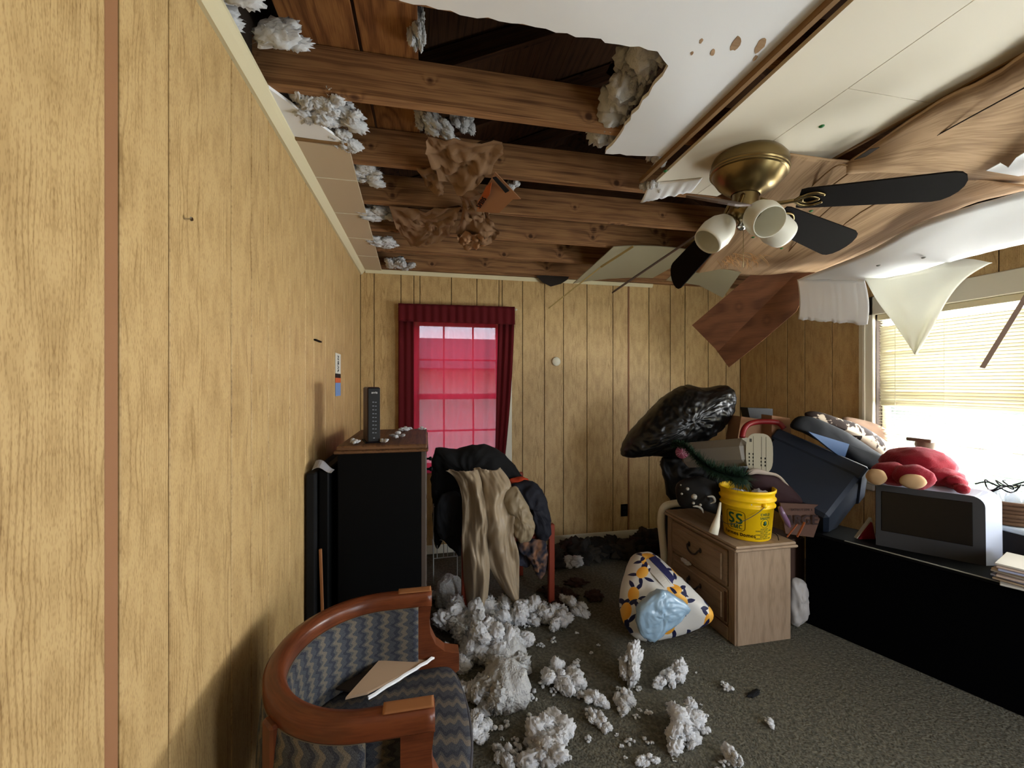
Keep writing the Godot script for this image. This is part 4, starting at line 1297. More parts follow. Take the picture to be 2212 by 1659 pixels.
# ---------------------------------------------------------------- along the left wall
func left_side() -> void:
	var st: SurfaceTool
	# chest of drawers, its side towards the camera
	O = Vector3(-0.2, 0, -2.395)
	var c := thing("chest_of_drawers", "tall black sided chest of drawers with a brown moulded top, against the left wall", "chest of drawers", O)
	st = begin()
	bb(st, Vector3(-0.40, 0.0, -2.74), Vector3(-0.02, 1.125, -2.05), 0.003, 1)
	part(c, "body", st, M.black)
	st = begin()
	bb(st, Vector3(-0.415, 1.125, -2.76), Vector3(0.012, 1.138, -2.03), 0.004, 2)
	bb(st, Vector3(-0.405, 1.138, -2.755), Vector3(0.006, 1.160, -2.037), 0.006, 2)
	part(c, "top", st, mat(Color(0.72, 0.70, 0.70), 0.6, M.joist.albedo_texture, Vector3(0.32, 1.8, 1)))
	st = begin()
	bb(st, Vector3(-0.022, 0, -2.075), Vector3(0.0, 1.125, -2.05), 0.002, 1)
	var drab := mat(Color(0.26, 0.22, 0.19), 0.6)
	part(c, "front_stile", st, drab)
	for k in 5:
		st = begin()
		bb(st, Vector3(-0.02, 0.06 + 0.21 * k, -2.71), Vector3(0.004, 0.26 + 0.21 * k, -2.08), 0.005, 2, Vector2(k, 0))
		var d := part(c, "drawer", st, drab)
		for z in ([-2.24, -2.55] if k == 4 else []):
			st = begin(true)
			lathe(st, [Vector2(0.006, 0), Vector2(0.006, 0.012), Vector2(0.013, 0.02), Vector2(0.011, 0.03), Vector2(0.0001, 0.032)], 12, Transform3D(Basis(Vector3.BACK, -PI / 2), Vector3(0.004, 0.16 + 0.21 * k, z)))
			part(d, "knob", st, M.black)
	# modem on the chest
	O = Vector3(-0.27, 1.16, -2.19)
	var m := thing("modem", "upright black modem with a column of white marks, standing on the chest", "modem", O)
	st = begin()
	var mx := Transform3D(Basis(Vector3.UP, 0.26), Vector3(-0.268, 1.298, -2.195))
	bx(st, mx, Vector3(0.060, 0.27, 0.16), 0.006)
	part(m, "case", st, mat(Color(0.20, 0.12, 0.14), 0.5))
	st = begin()
	bx(st, mx * at(Vector3(0, 0, 0.081)), Vector3(0.056, 0.262, 0.006), 0.003)
	part(m, "front_panel", st, mat(Color(0.022, 0.024, 0.03), 0.55))
	st = begin()
	bx(st, mx * at(Vector3(0, -0.136, 0.0)), Vector3(0.075, 0.008, 0.15), 0.002)
	part(m, "foot", st, M.black)
	st = begin()
	for k in 9:
		var y := 0.062 - 0.0185 * k
		bx(st, mx * at(Vector3(-0.004, y, 0.0845)), Vector3(0.007, 0.005, 0.001), 0.0003)
		bx(st, mx * at(Vector3(0.008, y - 0.001, 0.0845)), Vector3(0.009, 0.0035, 0.001), 0.0003)
	bx(st, mx * at(Vector3(0.0, -0.112, 0.0845)), Vector3(0.008, 0.006, 0.001), 0.0003)
	part(m, "status_marks", st, mat(Color(0.45, 0.47, 0.5), 0.6))
	st = begin()
	letters(st, "arris", 0.013, func(v): return mx * (v + Vector3(0.002, 0.108, 0.0845)))
	part(m, "lettering", st, mat(Color(0.8, 0.8, 0.8), 0.6))
	# paper strip on the wall
	O = Vector3(XL + 0.001, 1.47, -2.76)
	var p := thing("paper_strip", "small paper strip pinned on the left wall, white above and blue below", "paper", O)
	var z0 := -2.645
	var z1 := -2.80
	for b in [["upper_paper", 1.51, 1.635, Color(0.82, 0.81, 0.76)], ["dark_shape", 1.485, 1.512, Color(0.14, 0.10, 0.09)], ["orange_shape", 1.455, 1.486, Color(0.78, 0.38, 0.22)], ["lower_paper", 1.375, 1.456, Color(0.45, 0.56, 0.74)]]:
		st = begin()
		bb(st, Vector3(XL + 0.001, b[1], z1), Vector3(XL + 0.0025, b[2], z0), 0.0002)
		part(p, b[0], st, mat(b[3], 0.8))
	st = begin()
	letters(st, "WEN", 0.042, func(v): return Vector3(XL + 0.0032 + v.z, 1.572 + v.x, -2.722 + v.y), "Droid Serif")
	part(p, "lettering", st, M.black_matt)
	O = Vector3(-0.53, 1.818, -1.061)
	st = begin()
	lathe(st, [Vector2(0.0001, 0), Vector2(0.002, 0.0), Vector2(0.002, 0.014), Vector2(0.005, 0.014), Vector2(0.004, 0.017), Vector2(0.0001, 0.017)], 10, Transform3D(Basis(Vector3.BACK, -PI / 2), O))
	single("nail", st, M.chrome, "single nail standing out of the left wall panelling near the camera", "nail")
	O = Vector3(-0.53, 1.662, -2.217)
	st = begin()
	bb(st, O + Vector3(-0.001, -0.004, -0.055), O + Vector3(0.012, 0.004, 0.055), 0.002)
	single("wall_hook", st, M.black, "small dark bar hook on the left wall above the paper strip", "hook")
	# black panel leaning between the chest and the wall
	O = Vector3(-0.48, 0, -2.3)
	var q := thing("folded_table", "black folded table stood on edge between the left wall and the chest", "table", O)
	st = begin()
	bb(st, Vector3(-0.522, 0, -2.62), Vector3(-0.482, 1.05, -1.99), 0.006, 1)
	part(q, "top_panel", st, M.black_matt)
	st = begin()
	bb(st, Vector3(-0.476, 0, -2.60), Vector3(-0.432, 1.06, -2.02), 0.006, 1)
	part(q, "second_panel", st, M.black)
	O = Vector3(-0.455, 0, -1.995)
	st = begin()
	bx(st, Transform3D(Basis(Vector3.BACK, 0.03), Vector3(-0.452, 0.36, -2.0)), Vector3(0.012, 0.70, 0.012), 0.002, 1)
	single("wood_stick", st, M.worn, "thin light wooden stick upright before the black folded table", "stick")
	O = Vector3(-0.46, 1.06, -2.06)
	st = begin()
	sheet(st, func(u, v): return Vector3(-0.50 + 0.085 * u, 1.062 + 0.03 * (1 - u) * (1 - v) + 0.012 * sin(u * 5), -2.08 + 0.07 * v + 0.02 * u), 8, 4, 0.0015)
	single("paper_scrap", st, mat(Color(0.62, 0.62, 0.64), 0.8), "crumpled grey paper scrap on top of the black folded table", "paper")
	# on the back wall
	O = Vector3(1.155, 1.652, -3.62)
	var w := thing("door_stop_disc", "round white knob plate on the back wall right of the red curtain", "wall plate", O)
	st = begin(true)
	lathe(st, [Vector2(0.040, 0), Vector2(0.041, 0.010), Vector2(0.036, 0.022), Vector2(0.034, 0.022)], 28, Transform3D(Basis(Vector3.RIGHT, PI / 2), O))
	part(w, "ring", st, M.white_paint)
	st = begin(true)
	lathe(st, [Vector2(0.035, 0.018), Vector2(0.030, 0.024), Vector2(0.0001, 0.026)], 28, Transform3D(Basis(Vector3.RIGHT, PI / 2), O))
	part(w, "dome", st, M.white_paint)
	O = Vector3(1.823, 0.263, -3.62)
	w = thing("wall_outlet", "black electrical outlet low on the back wall beside the brown seam strip", "outlet", O)
	st = begin()
	bx(st, at(O + Vector3(0, 0, 0.003)), Vector3(0.068, 0.115, 0.006), 0.002)
	part(w, "cover_plate", st, M.black)
	for s in [-1, 1]:
		st = begin()
		bx(st, at(O + Vector3(0, s * 0.026, 0.0065)), Vector3(0.034, 0.03, 0.004), 0.002)
		part(w, "socket", st, M.black_matt)
	curtain()


func curtain() -> void:
	O = Vector3(0.27, 2.1, ZB + 0.06)
	var t := thing("red_curtain", "sheer dark red curtain with a plain heading over the back window", "curtain", O)
	var z := ZB + 0.06
	var st := begin(true)
	tube(st, [Vector3(-0.225, 2.085, z), Vector3(0.765, 2.098, z)], 0.006, 8)
	lathe(st, [Vector2(0.0001, 0), Vector2(0.010, 0.004), Vector2(0.010, 0.012), Vector2(0.0001, 0.018)], 12, Transform3D(Basis(Vector3.BACK, -PI / 2), Vector3(0.765, 2.098, z)))
	part(t, "rod", st, M.white_paint)
	var red := mat(Color(0.50, 0.03, 0.08, 0.66), 0.9)
	red.backlight_enabled = true
	red.backlight = Color(1.0, 0.30, 0.40)
	red.transparency = BaseMaterial3D.TRANSPARENCY_ALPHA
	var thick := mat(Color(0.33, 0.015, 0.045), 0.9)
	thick.backlight_enabled = true
	thick.backlight = Color(0.30, 0.02, 0.06)
	# heading: gathered double cloth
	st = begin(true)
	sheet(st, func(u, v): return Vector3(lerpf(-0.222, 0.758, u), lerpf(2.112 + 0.008 * u, 1.965, v), z + 0.012 + 0.006 * sin(u * 90) * (0.5 + 0.5 * v)), 160, 6, 0.006)
	part(t, "heading", st, thick)
	# main drop, hung a little in from the right towards the bottom
	var edge := func(v): return 0.755 - 0.035 * v - 0.06 * v * v
	st = begin(true)
	sheet(st, func(u, v): return Vector3(lerpf(-0.10, lerpf(0.62, 0.60, v), u), lerpf(1.97, 0.70, v), z + 0.008 * sin(u * 22 + 1.2 * v) + 0.004 * sin(u * 51)), 80, 12, 0.0012)
	part(t, "drop", st, red)
	st = begin(true)
	sheet(st, func(u, v): return Vector3(lerpf(-0.222, -0.098, u), lerpf(1.97, 0.70, v), z + 0.006 * sin(u * 14)), 20, 8, 0.004)
	part(t, "side_hem", st, thick)
	st = begin(true)
	sheet(st, func(u, v): return Vector3(lerpf(lerpf(0.615, 0.58, v), edge.call(v), u), lerpf(1.97, 0.70, v), z + 0.010 * sin(u * 16 + v) + 0.01 * v), 30, 12, 0.004)
	part(t, "side_hem", st, thick)


# ---------------------------------------------------------------- barrel chair in front
func chair_plan(s: float, grow := 0.0) -> Vector3:
	# s runs 0..1 along the horseshoe from the near arm's end round the back to the far arm's end
	var half := 0.268 + grow
	var cx := -0.13
	var a := 0.258 + grow
	var straight := 0.15
	var arc := 0.84
	var total := straight * 2 + arc
	var l := s * total
	if l < straight: return Vector3(cx + straight - l, 0, -1.239 + half)
	if l > straight + arc: return Vector3(cx + (l - straight - arc), 0, -1.239 - half)
	var ph := (l - straight) / arc * PI
	return Vector3(cx - a * sin(ph), 0, -1.239 + half * cos(ph))


func chair() -> void:
	O = Vector3(-0.13, 0, -1.239)
	var t := thing("barrel_chair", "worn reddish wooden barrel armchair with blue-grey zigzag upholstery, in front", "armchair", O)
	var weave := func(x: float, y: float) -> Color:
		var wob := 0.20 * absf(fposmod(y * 2, 1.0) - 0.5) * 2 + 0.10 * sin(y * TAU * 4 + 1.0)
		var f := fposmod(x + wob, 1.0)
		var g := noise.get_noise_2d(x * 1400, y * 1400)
		var c := Color(0.235, 0.245, 0.265)
		if f < 0.17: c = Color(0.28, 0.275, 0.27)
		elif f < 0.44: c = Color(0.385, 0.355, 0.305)
		elif f > 0.78: c = Color(0.165, 0.175, 0.21)
		return c.lightened(clampf(g * 0.3, 0, 1)).darkened(clampf(-g * 0.45, 0, 1))
	var pattern := drawn_tex(128, 128, weave)
	var pattern_across := drawn_tex(128, 128, func(x, y): return weave.call(y, x))
	var cloth := mat(Color(1, 1, 1), 0.95, pattern, Vector3(1, 1, 1))
	var n := 56
	# rail: a rounded bar round the horseshoe
	var st := begin(true)
	var prof := [Vector2(-0.022, -0.025), Vector2(0.024, -0.025), Vector2(0.027, -0.018), Vector2(0.027, 0.010), Vector2(0.018, 0.022), Vector2(0.0, 0.026), Vector2(-0.017, 0.022), Vector2(-0.025, 0.010), Vector2(-0.025, -0.018)]
	var rows := []
	for i in n + 1:
		var s := float(i) / n
		var p := chair_plan(s)
		var d := (chair_plan(minf(s + 0.01, 1)) - chair_plan(maxf(s - 0.01, 0))).normalized()
		var side := d.cross(Vector3.UP)
		var row := []
		for k in prof.size() + 1:
			var q: Vector2 = prof[k % prof.size()]
			row.append(p + side * -q.x + Vector3(0, 0.695 + q.y, 0))
		rows.append(row)
	for i in n:
		for k in prof.size():
			var u0 := i * 0.022
			quad(st, rows[i][k], rows[i][k + 1], rows[i + 1][k + 1], rows[i + 1][k], Vector2(u0, k * 0.02), Vector2(u0, k * 0.02 + 0.02), Vector2(u0 + 0.022, k * 0.02 + 0.02), Vector2(u0 + 0.022, k * 0.02))
	for e in [0, n]:
		for k in range(1, prof.size() - 1):
			if e == 0: tri(st, rows[e][0], rows[e][k + 1], rows[e][k])
			else: tri(st, rows[e][0], rows[e][k], rows[e][k + 1])
	part(t, "top_rail", st, M.cherry)
	# worn ends of the arms
	for e in [[0.002, 0.10], [0.90, 0.998]]:
		st = begin(true)
		sheet(st, func(u, v):
			var s := lerpf(e[0], e[1], u)
			var d := (chair_plan(minf(s + 0.01, 1)) - chair_plan(maxf(s - 0.01, 0))).normalized()
			var w := lerpf(-0.018, 0.018, v)
			return chair_plan(s) + d.cross(Vector3.UP) * w + Vector3(0, 0.7235 - 4.5 * w * w, 0), 16, 6, 0.002)
		part(t, "worn_patch", st, M.worn, "bare wood where the varnish has worn off the arm")
	# upholstered inside and outside of the back
	for o in [["inner_back", -0.022, 0.44, 0.672, false], ["outer_back", 0.022, 0.30, 0.672, true]]:
		st = begin(true)
		var grow: float = o[1]
		var y0: float = o[2]
		var flip: bool = o[4]
		sheet(st, func(u, v):
			var s := lerpf(0.13, 0.87, 1 - u if flip else u) if flip else lerpf(0.04, 0.96, u)
			var puff := 0.014 * sin(v * PI)
			return chair_plan(s, grow + (puff if flip else -puff)) + Vector3(0, lerpf(o[3], y0, v), 0), n, 8, 0.012, Vector2(17, 2.6))
		part(t, o[0], st, cloth)
	# front posts that sweep forward into the seat
	var post := PackedVector2Array([Vector2(-0.055, 0.672), Vector2(0.018, 0.672), Vector2(0.012, 0.62), Vector2(0.016, 0.575), Vector2(0.034, 0.535), Vector2(0.065, 0.508), Vector2(0.115, 0.495), Vector2(0.115, 0.435), Vector2(0.06, 0.40), Vector2(-0.055, 0.40)])
	for z in [-1.239 + 0.268, -1.239 - 0.268]:
		st = begin()
		slab(st, post, 0.050, at(Vector3(0.0, 0, z)), 1.0)
		part(t, "arm_post", st, M.cherry)
	# uprights at the back corners
	for s in [0.33, 0.67]:
		st = begin()
		var p := chair_plan(s, 0.01)
		var d := (chair_plan(s + 0.01) - chair_plan(s - 0.01)).normalized()
		bx(st, Transform3D(Basis(d, Vector3.UP, d.cross(Vector3.UP)), p + Vector3(0, 0.44, 0)), Vector3(0.05, 0.48, 0.062), 0.006, 1)
		part(t, "back_post", st, M.cherry)
	# seat
	st = begin(true)
	var seat := [Vector3(0.0, 0.43, -0.98), Vector3(0.085, 0.43, -1.0), Vector3(0.118, 0.43, -1.12), Vector3(0.128, 0.43, -1.239), Vector3(0.118, 0.43, -1.37), Vector3(0.085, 0.43, -1.49), Vector3(0.0, 0.43, -1.505), Vector3(-0.18, 0.43, -1.48), Vector3(-0.34, 0.43, -1.38), Vector3(-0.385, 0.43, -1.239), Vector3(-0.34, 0.43, -1.11), Vector3(-0.18, 0.43, -1.01)]
	pillow(st, seat, 0.042, 0.035, 0.002, 1.0, 0.0, 10, 5, 0.28)
	part(t, "seat_cushion", st, mat(Color(0.92, 0.9, 0.9), 0.95, pattern_across, Vector3(9, 15, 1)))
	st = begin(true)
	tube(st, smooth_loop(seat.map(func(p): return p + Vector3(0, 0.004, 0)), 4), 0.006, 6, true)
	part(t, "piping", st, mat(Color(0.25, 0.24, 0.25), 0.9))
	st = begin()
	for b in [[Vector3(-0.30, 0.33, -1.02), Vector3(0.10, 0.40, -0.995)], [Vector3(-0.30, 0.33, -1.495), Vector3(0.10, 0.40, -1.47)], [Vector3(0.085, 0.33, -1.49), Vector3(0.11, 0.40, -1.0)]]: bb(st, b[0], b[1], 0.004)
	part(t, "seat_rail", st, M.cherry)
	for l in [Vector3(0.08, 0, -1.0), Vector3(0.08, 0, -1.49), Vector3(-0.27, 0, -1.06), Vector3(-0.27, 0, -1.43)]:
		st = begin()
		tube(st, [l + Vector3(0, 0.001, 0), l + Vector3(0, 0.36, 0)], [0.016, 0.026], 10)
		part(t, "leg", st, M.cherry)
	# broken piece of ceiling board lying across the seat
	O = Vector3(-0.104, 0.5, -1.414)
	t = thing("broken_board", "broken tan ceiling board with a white snapped edge lying across the chair seat", "board", O)
	var pts := [Vector3(-0.233, 0.52, -1.32), Vector3(-0.135, 0.5, -1.513), Vector3(0.048, 0.49, -1.507), Vector3(-0.178, 0.485, -1.345)]
	st = begin()
	slab3(st, pts, 0.009)
	part(t, "board", st, mat(Color(0.60, 0.50, 0.40), 0.85))
	st = begin()
	var e0: Vector3 = pts[3] + Vector3(0.004, 0, 0.004)
	var e1: Vector3 = pts[2] + Vector3(0.004, 0, 0.004)
	var jpts := []
	for k in 14: jpts.append(e0.lerp(e1, k / 13.0) + Vector3(rng.randf_range(-0.002, 0.002), rng.randf_range(-0.001, 0.002), rng.randf_range(-0.001, 0.001)))
	tube(st, jpts, 0.0055, 5)
	part(t, "snapped_edge", st, M.board_white, "white snapped core along the near edge")
	st = begin()
	slab3(st, [Vector3(-0.286, 0.475, -1.413), Vector3(-0.274, 0.48, -1.446), Vector3(-0.19, 0.485, -1.525), Vector3(-0.125, 0.49, -1.524), Vector3(-0.231, 0.49, -1.377)], 0.006)
	part(t, "dark_underlayer", st, mat(Color(0.22, 0.19, 0.17), 0.9))


# ---------------------------------------------------------------- clothes on a chair under the window
func clothes() -> void:
	var st: SurfaceTool
	var red := mat(Color(0.48, 0.19, 0.11), 0.45)
	O = Vector3(0.53, 0, -2.85)
	var t := thing("wooden_chair", "red-brown wooden chair buried under clothes before the red curtain", "chair", O)
	for l in [[0.24, -2.64, 0.46], [0.815, -2.66, 0.52], [0.30, -3.08, 0.78], [0.70, -3.08, 0.78]]:
		st = begin()
		bb(st, Vector3(l[0] - 0.02, 0, l[1] - 0.02), Vector3(l[0] + 0.02, l[2], l[1] + 0.02), 0.005, 1)
		part(t, "leg", st, red)
	st = begin()
	bb(st, Vector3(0.22, 0.42, -3.08), Vector3(0.83, 0.46, -2.64), 0.008)
	part(t, "seat", st, red)
	st = begin()
	bb(st, Vector3(0.30, 0.71, -3.10), Vector3(0.70, 0.77, -3.07), 0.006)
	bb(st, Vector3(0.30, 0.58, -3.095), Vector3(0.70, 0.62, -3.075), 0.006)
	part(t, "back_rail", st, red)
	# black jacket over the back
	O = Vector3(0.329, 0.744, -2.74)
	st = begin(true)
	pillow(st, [Vector3(0.056, 0.987, -2.899), Vector3(0.087, 1.016, -2.892), Vector3(0.202, 1.003, -2.869), Vector3(0.31, 1.032, -2.846), Vector3(0.388, 1.035, -2.83), Vector3(0.481, 0.997, -2.811), Vector3(0.583, 0.908, -2.79), Vector3(0.645, 0.813, -2.777), Vector3(0.651, 0.718, -2.776), Vector3(0.558, 0.655, -2.795), Vector3(0.434, 0.75, -2.821), Vector3(0.279, 0.813, -2.853), Vector3(0.202, 0.75, -2.869), Vector3(0.171, 0.56, -2.875), Vector3(0.078, 0.528, -2.894), Vector3(0.037, 0.718, -2.903), Vector3(0.037, 0.908, -2.903)], 0.10, 0.12, 0.02, 1.2, 2.0, 12, 5, 0.5, true)
	single("black_jacket", st, mat(Color(0.035, 0.035, 0.038), 0.9), "black jacket thrown over the clothes heap under the red curtain", "jacket")
	O = Vector3(0.135, 0.56, -2.78)
	st = begin(true)
	pillow(st, [Vector3(0.089, 0.701, -2.779), Vector3(0.194, 0.74, -2.758), Vector3(0.253, 0.655, -2.746), Vector3(0.253, 0.472, -2.746), Vector3(0.224, 0.32, -2.752), Vector3(0.134, 0.396, -2.77), Vector3(0.066, 0.503, -2.784)], 0.05, 0.08, 0.02, 1.4, 12.0, 10, 5, 0.5, true)
	single("grey_shirt", st, mat(Color(0.12, 0.125, 0.135), 0.95), "dark grey shirt bunched left of the beige trousers", "shirt")
	O = Vector3(0.076, 0.544, -2.843)
	st = begin(true)
	pillow(st, [Vector3(0.043, 0.91, -2.891), Vector3(0.124, 0.878, -2.874), Vector3(0.216, 0.721, -2.855), Vector3(0.155, 0.563, -2.868), Vector3(0.108, 0.374, -2.878), Vector3(0.062, 0.342, -2.887), Vector3(0.043, 0.626, -2.891)], 0.05, 0.08, 0.02, 1.4, 22.0, 8, 5, 0.5, true)
	single("black_cloth", st, M.black_matt, "black cloth hanging between the chest and the grey shirt", "clothing")
	# beige satin trousers
	O = Vector3(0.396, 0.435, -2.573)
	t = thing("beige_trousers", "shiny beige satin trousers hanging to the floor from the clothes heap", "trousers", O)
	var satin := mat(Color(0.58, 0.515, 0.42), 0.42)
	satin.rim_enabled = true
	satin.rim = 0.4
	var l_edge: Array = [Vector3(0.122, 0.9, -2.691), Vector3(0.185, 0.85, -2.637), Vector3(0.216, 0.759, -2.59), Vector3(0.219, 0.625, -2.559), Vector3(0.213, 0.487, -2.55), Vector3(0.231, 0.309, -2.566), Vector3(0.251, 0.02, -2.624)]
	var mid_l: Array = [Vector3(0.313, 0.909, -2.652), Vector3(0.331, 0.85, -2.607), Vector3(0.345, 0.759, -2.563), Vector3(0.359, 0.628, -2.519), Vector3(0.365, 0.495, -2.498), Vector3(0.376, 0.318, -2.516), Vector3(0.368, 0.014, -2.579)]
	var mid_r: Array = [Vector3(0.296, 0.907, -2.665), Vector3(0.315, 0.847, -2.621), Vector3(0.327, 0.756, -2.577), Vector3(0.339, 0.625, -2.534), Vector3(0.352, 0.491, -2.511), Vector3(0.384, 0.323, -2.535), Vector3(0.509, 0.096, -2.58)]
	var r_edge: Array = [Vector3(0.472, 0.905, -2.639), Vector3(0.515, 0.841, -2.61), Vector3(0.53, 0.762, -2.566), Vector3(0.533, 0.644, -2.524), Vector3(0.537, 0.504, -2.513), Vector3(0.565, 0.347, -2.508), Vector3(0.582, 0.099, -2.555)]
	for g in [[l_edge, mid_l, 1.0, "leg"], [mid_r, r_edge, 5.0, "leg"]]:
		st = begin(true)
		var sd: float = g[2]
		sheet(st, func(u, v):
			var tw: float = u + 0.55 * noise.get_noise_2d(v * 46 + sd * 90, u * 20)
			var fold: float = 0.018 * sin(tw * 6.5 + sd) * smoothstep(0.0, 0.3, v) + 0.035 * noise.get_noise_2d(u * 75 + v * 60 + sd * 33, v * 60 - u * 30) + 0.075 * noise.get_noise_2d(u * 26 + v * 22 + sd * 70, v * 50 - u * 12)
			return along_(g[0], v).lerp(along_(g[1], v), u) + Vector3(0.1, 0.0, 1).normalized() * (0.07 * sin(u * PI) + fold) + Vector3(0, (0.02 * noise.get_noise_1d(u * 90 + sd * 50)) if v == 0.0 else 0.0, 0), 44, 80, 0.004, Vector2(0.3, 0.8))
		part(t, g[3], st, satin)
	O = Vector3(0.58, 0.58, -2.535)
	st = begin(true)
	pillow(st, [Vector3(0.467, 0.739, -2.558), Vector3(0.543, 0.811, -2.543), Vector3(0.594, 0.739, -2.532), Vector3(0.645, 0.638, -2.522), Vector3(0.665, 0.551, -2.518), Vector3(0.645, 0.479, -2.522), Vector3(0.588, 0.459, -2.533), Vector3(0.543, 0.493, -2.543), Vector3(0.523, 0.609, -2.547)], 0.07, 0.06, 0.02, 1.5, 5.0, 12, 5, 0.5, true)
	single("beige_shirt", st, mat(Color(0.52, 0.46, 0.36), 0.55), "rounded fold of beige shirt right of the satin trousers", "shirt")
	O = Vector3(0.681, 0.6, -2.637)
	st = begin(true)
	pillow(st, [Vector3(0.503, 0.782, -2.673), Vector3(0.592, 0.806, -2.655), Vector3(0.681, 0.812, -2.637), Vector3(0.755, 0.736, -2.622), Vector3(0.784, 0.63, -2.615), Vector3(0.805, 0.51, -2.611), Vector3(0.784, 0.434, -2.615), Vector3(0.71, 0.449, -2.631), Vector3(0.651, 0.63, -2.643), Vector3(0.562, 0.706, -2.661)], 0.08, 0.09, 0.022, 1.5, 9.0, 12, 5, 0.5, true)
	single("navy_jacket", st, mat(Color(0.075, 0.08, 0.115), 0.8), "dark navy jacket on the right shoulder of the clothes heap", "jacket")
	O = Vector3(0.616, 0.815, -2.691)
	st = begin(true)
	pillow(st, [Vector3(0.541, 0.815, -2.707), Vector3(0.616, 0.833, -2.691), Vector3(0.667, 0.815, -2.681), Vector3(0.655, 0.784, -2.683), Vector3(0.577, 0.766, -2.699)], 0.03, 0.03, 0.01, 2.0, 1.0, 6, 4, 0.5, true)
	single("orange_cloth", st, mat(Color(0.62, 0.20, 0.08), 0.9), "bit of orange cloth on top of the navy jacket", "clothing")
	O = Vector3(0.705, 0.336, -2.611)
	st = begin(true)
	pillow(st, [Vector3(0.598, 0.449, -2.613), Vector3(0.7, 0.449, -2.592), Vector3(0.758, 0.419, -2.58), Vector3(0.764, 0.3, -2.579), Vector3(0.729, 0.196, -2.586), Vector3(0.685, 0.241, -2.595), Vector3(0.642, 0.33, -2.604), Vector3(0.583, 0.375, -2.616)], 0.04, 0.05, 0.02, 1.8, 15.0, 10, 5, 0.5, true)
	single("patterned_cloth", st, mat(Color.WHITE, 0.9, noise_tex(Color(0.09, 0.10, 0.15), Color(0.50, 0.36, 0.27), 0.02, 14, 2), Vector3(3, 3, 1)), "blotched pink and navy cloth hanging at the chair's right leg", "clothing")
	O = Vector3(0.592, 0.389, -2.655)
	st = begin(true)
	pillow(st, [Vector3(0.569, 0.408, -2.691), Vector3(0.673, 0.423, -2.669), Vector3(0.688, 0.316, -2.666), Vector3(0.658, 0.24, -2.672), Vector3(0.584, 0.27, -2.688)], 0.03, 0.03, 0.015, 1.8, 25.0, 8, 5, 0.5, true)
	single("grey_cloth", st, mat(Color(0.26, 0.27, 0.33), 0.9), "grey-blue cloth tucked beneath the beige shirt fold", "clothing")
	# white wire rack under the heap
	O = Vector3(0.166, 0, -2.794)
	t = thing("wire_rack", "low white wire rack with looped fronts between the chest and the chair", "rack", O)
	var wire := mat(Color(0.62, 0.62, 0.60), 0.5)
	var z := -2.86
	for y in [0.62, 0.47, 0.27]:
		st = begin(true)
		tube(st, [Vector3(0.05, y, z), Vector3(0.21, y + 0.004, z)], 0.0035, 6)
		tube(st, [Vector3(0.05, y, z), Vector3(0.05, y, z - 0.35)], 0.0035, 6)
		tube(st, [Vector3(0.21, y, z), Vector3(0.21, y, z - 0.35)], 0.0035, 6)
		part(t, "wire_rim", st, wire)
	for k in 2:
		st = begin(true)
		var x := 0.075 + 0.07 * k
		tube(st, smooth_line([Vector3(x, 0.27, z), Vector3(x, 0.36, z), Vector3(x + 0.012, 0.39, z), Vector3(x + 0.03, 0.39, z), Vector3(x + 0.042, 0.36, z), Vector3(x + 0.042, 0.27, z)], 4), 0.003, 6)
		part(t, "wire_loop", st, wire)
	for x in [0.05, 0.21]:
		st = begin(true)
		tube(st, [Vector3(x, 0.0, z), Vector3(x, 0.64, z)], 0.004, 6)
		part(t, "wire_post", st, wire)


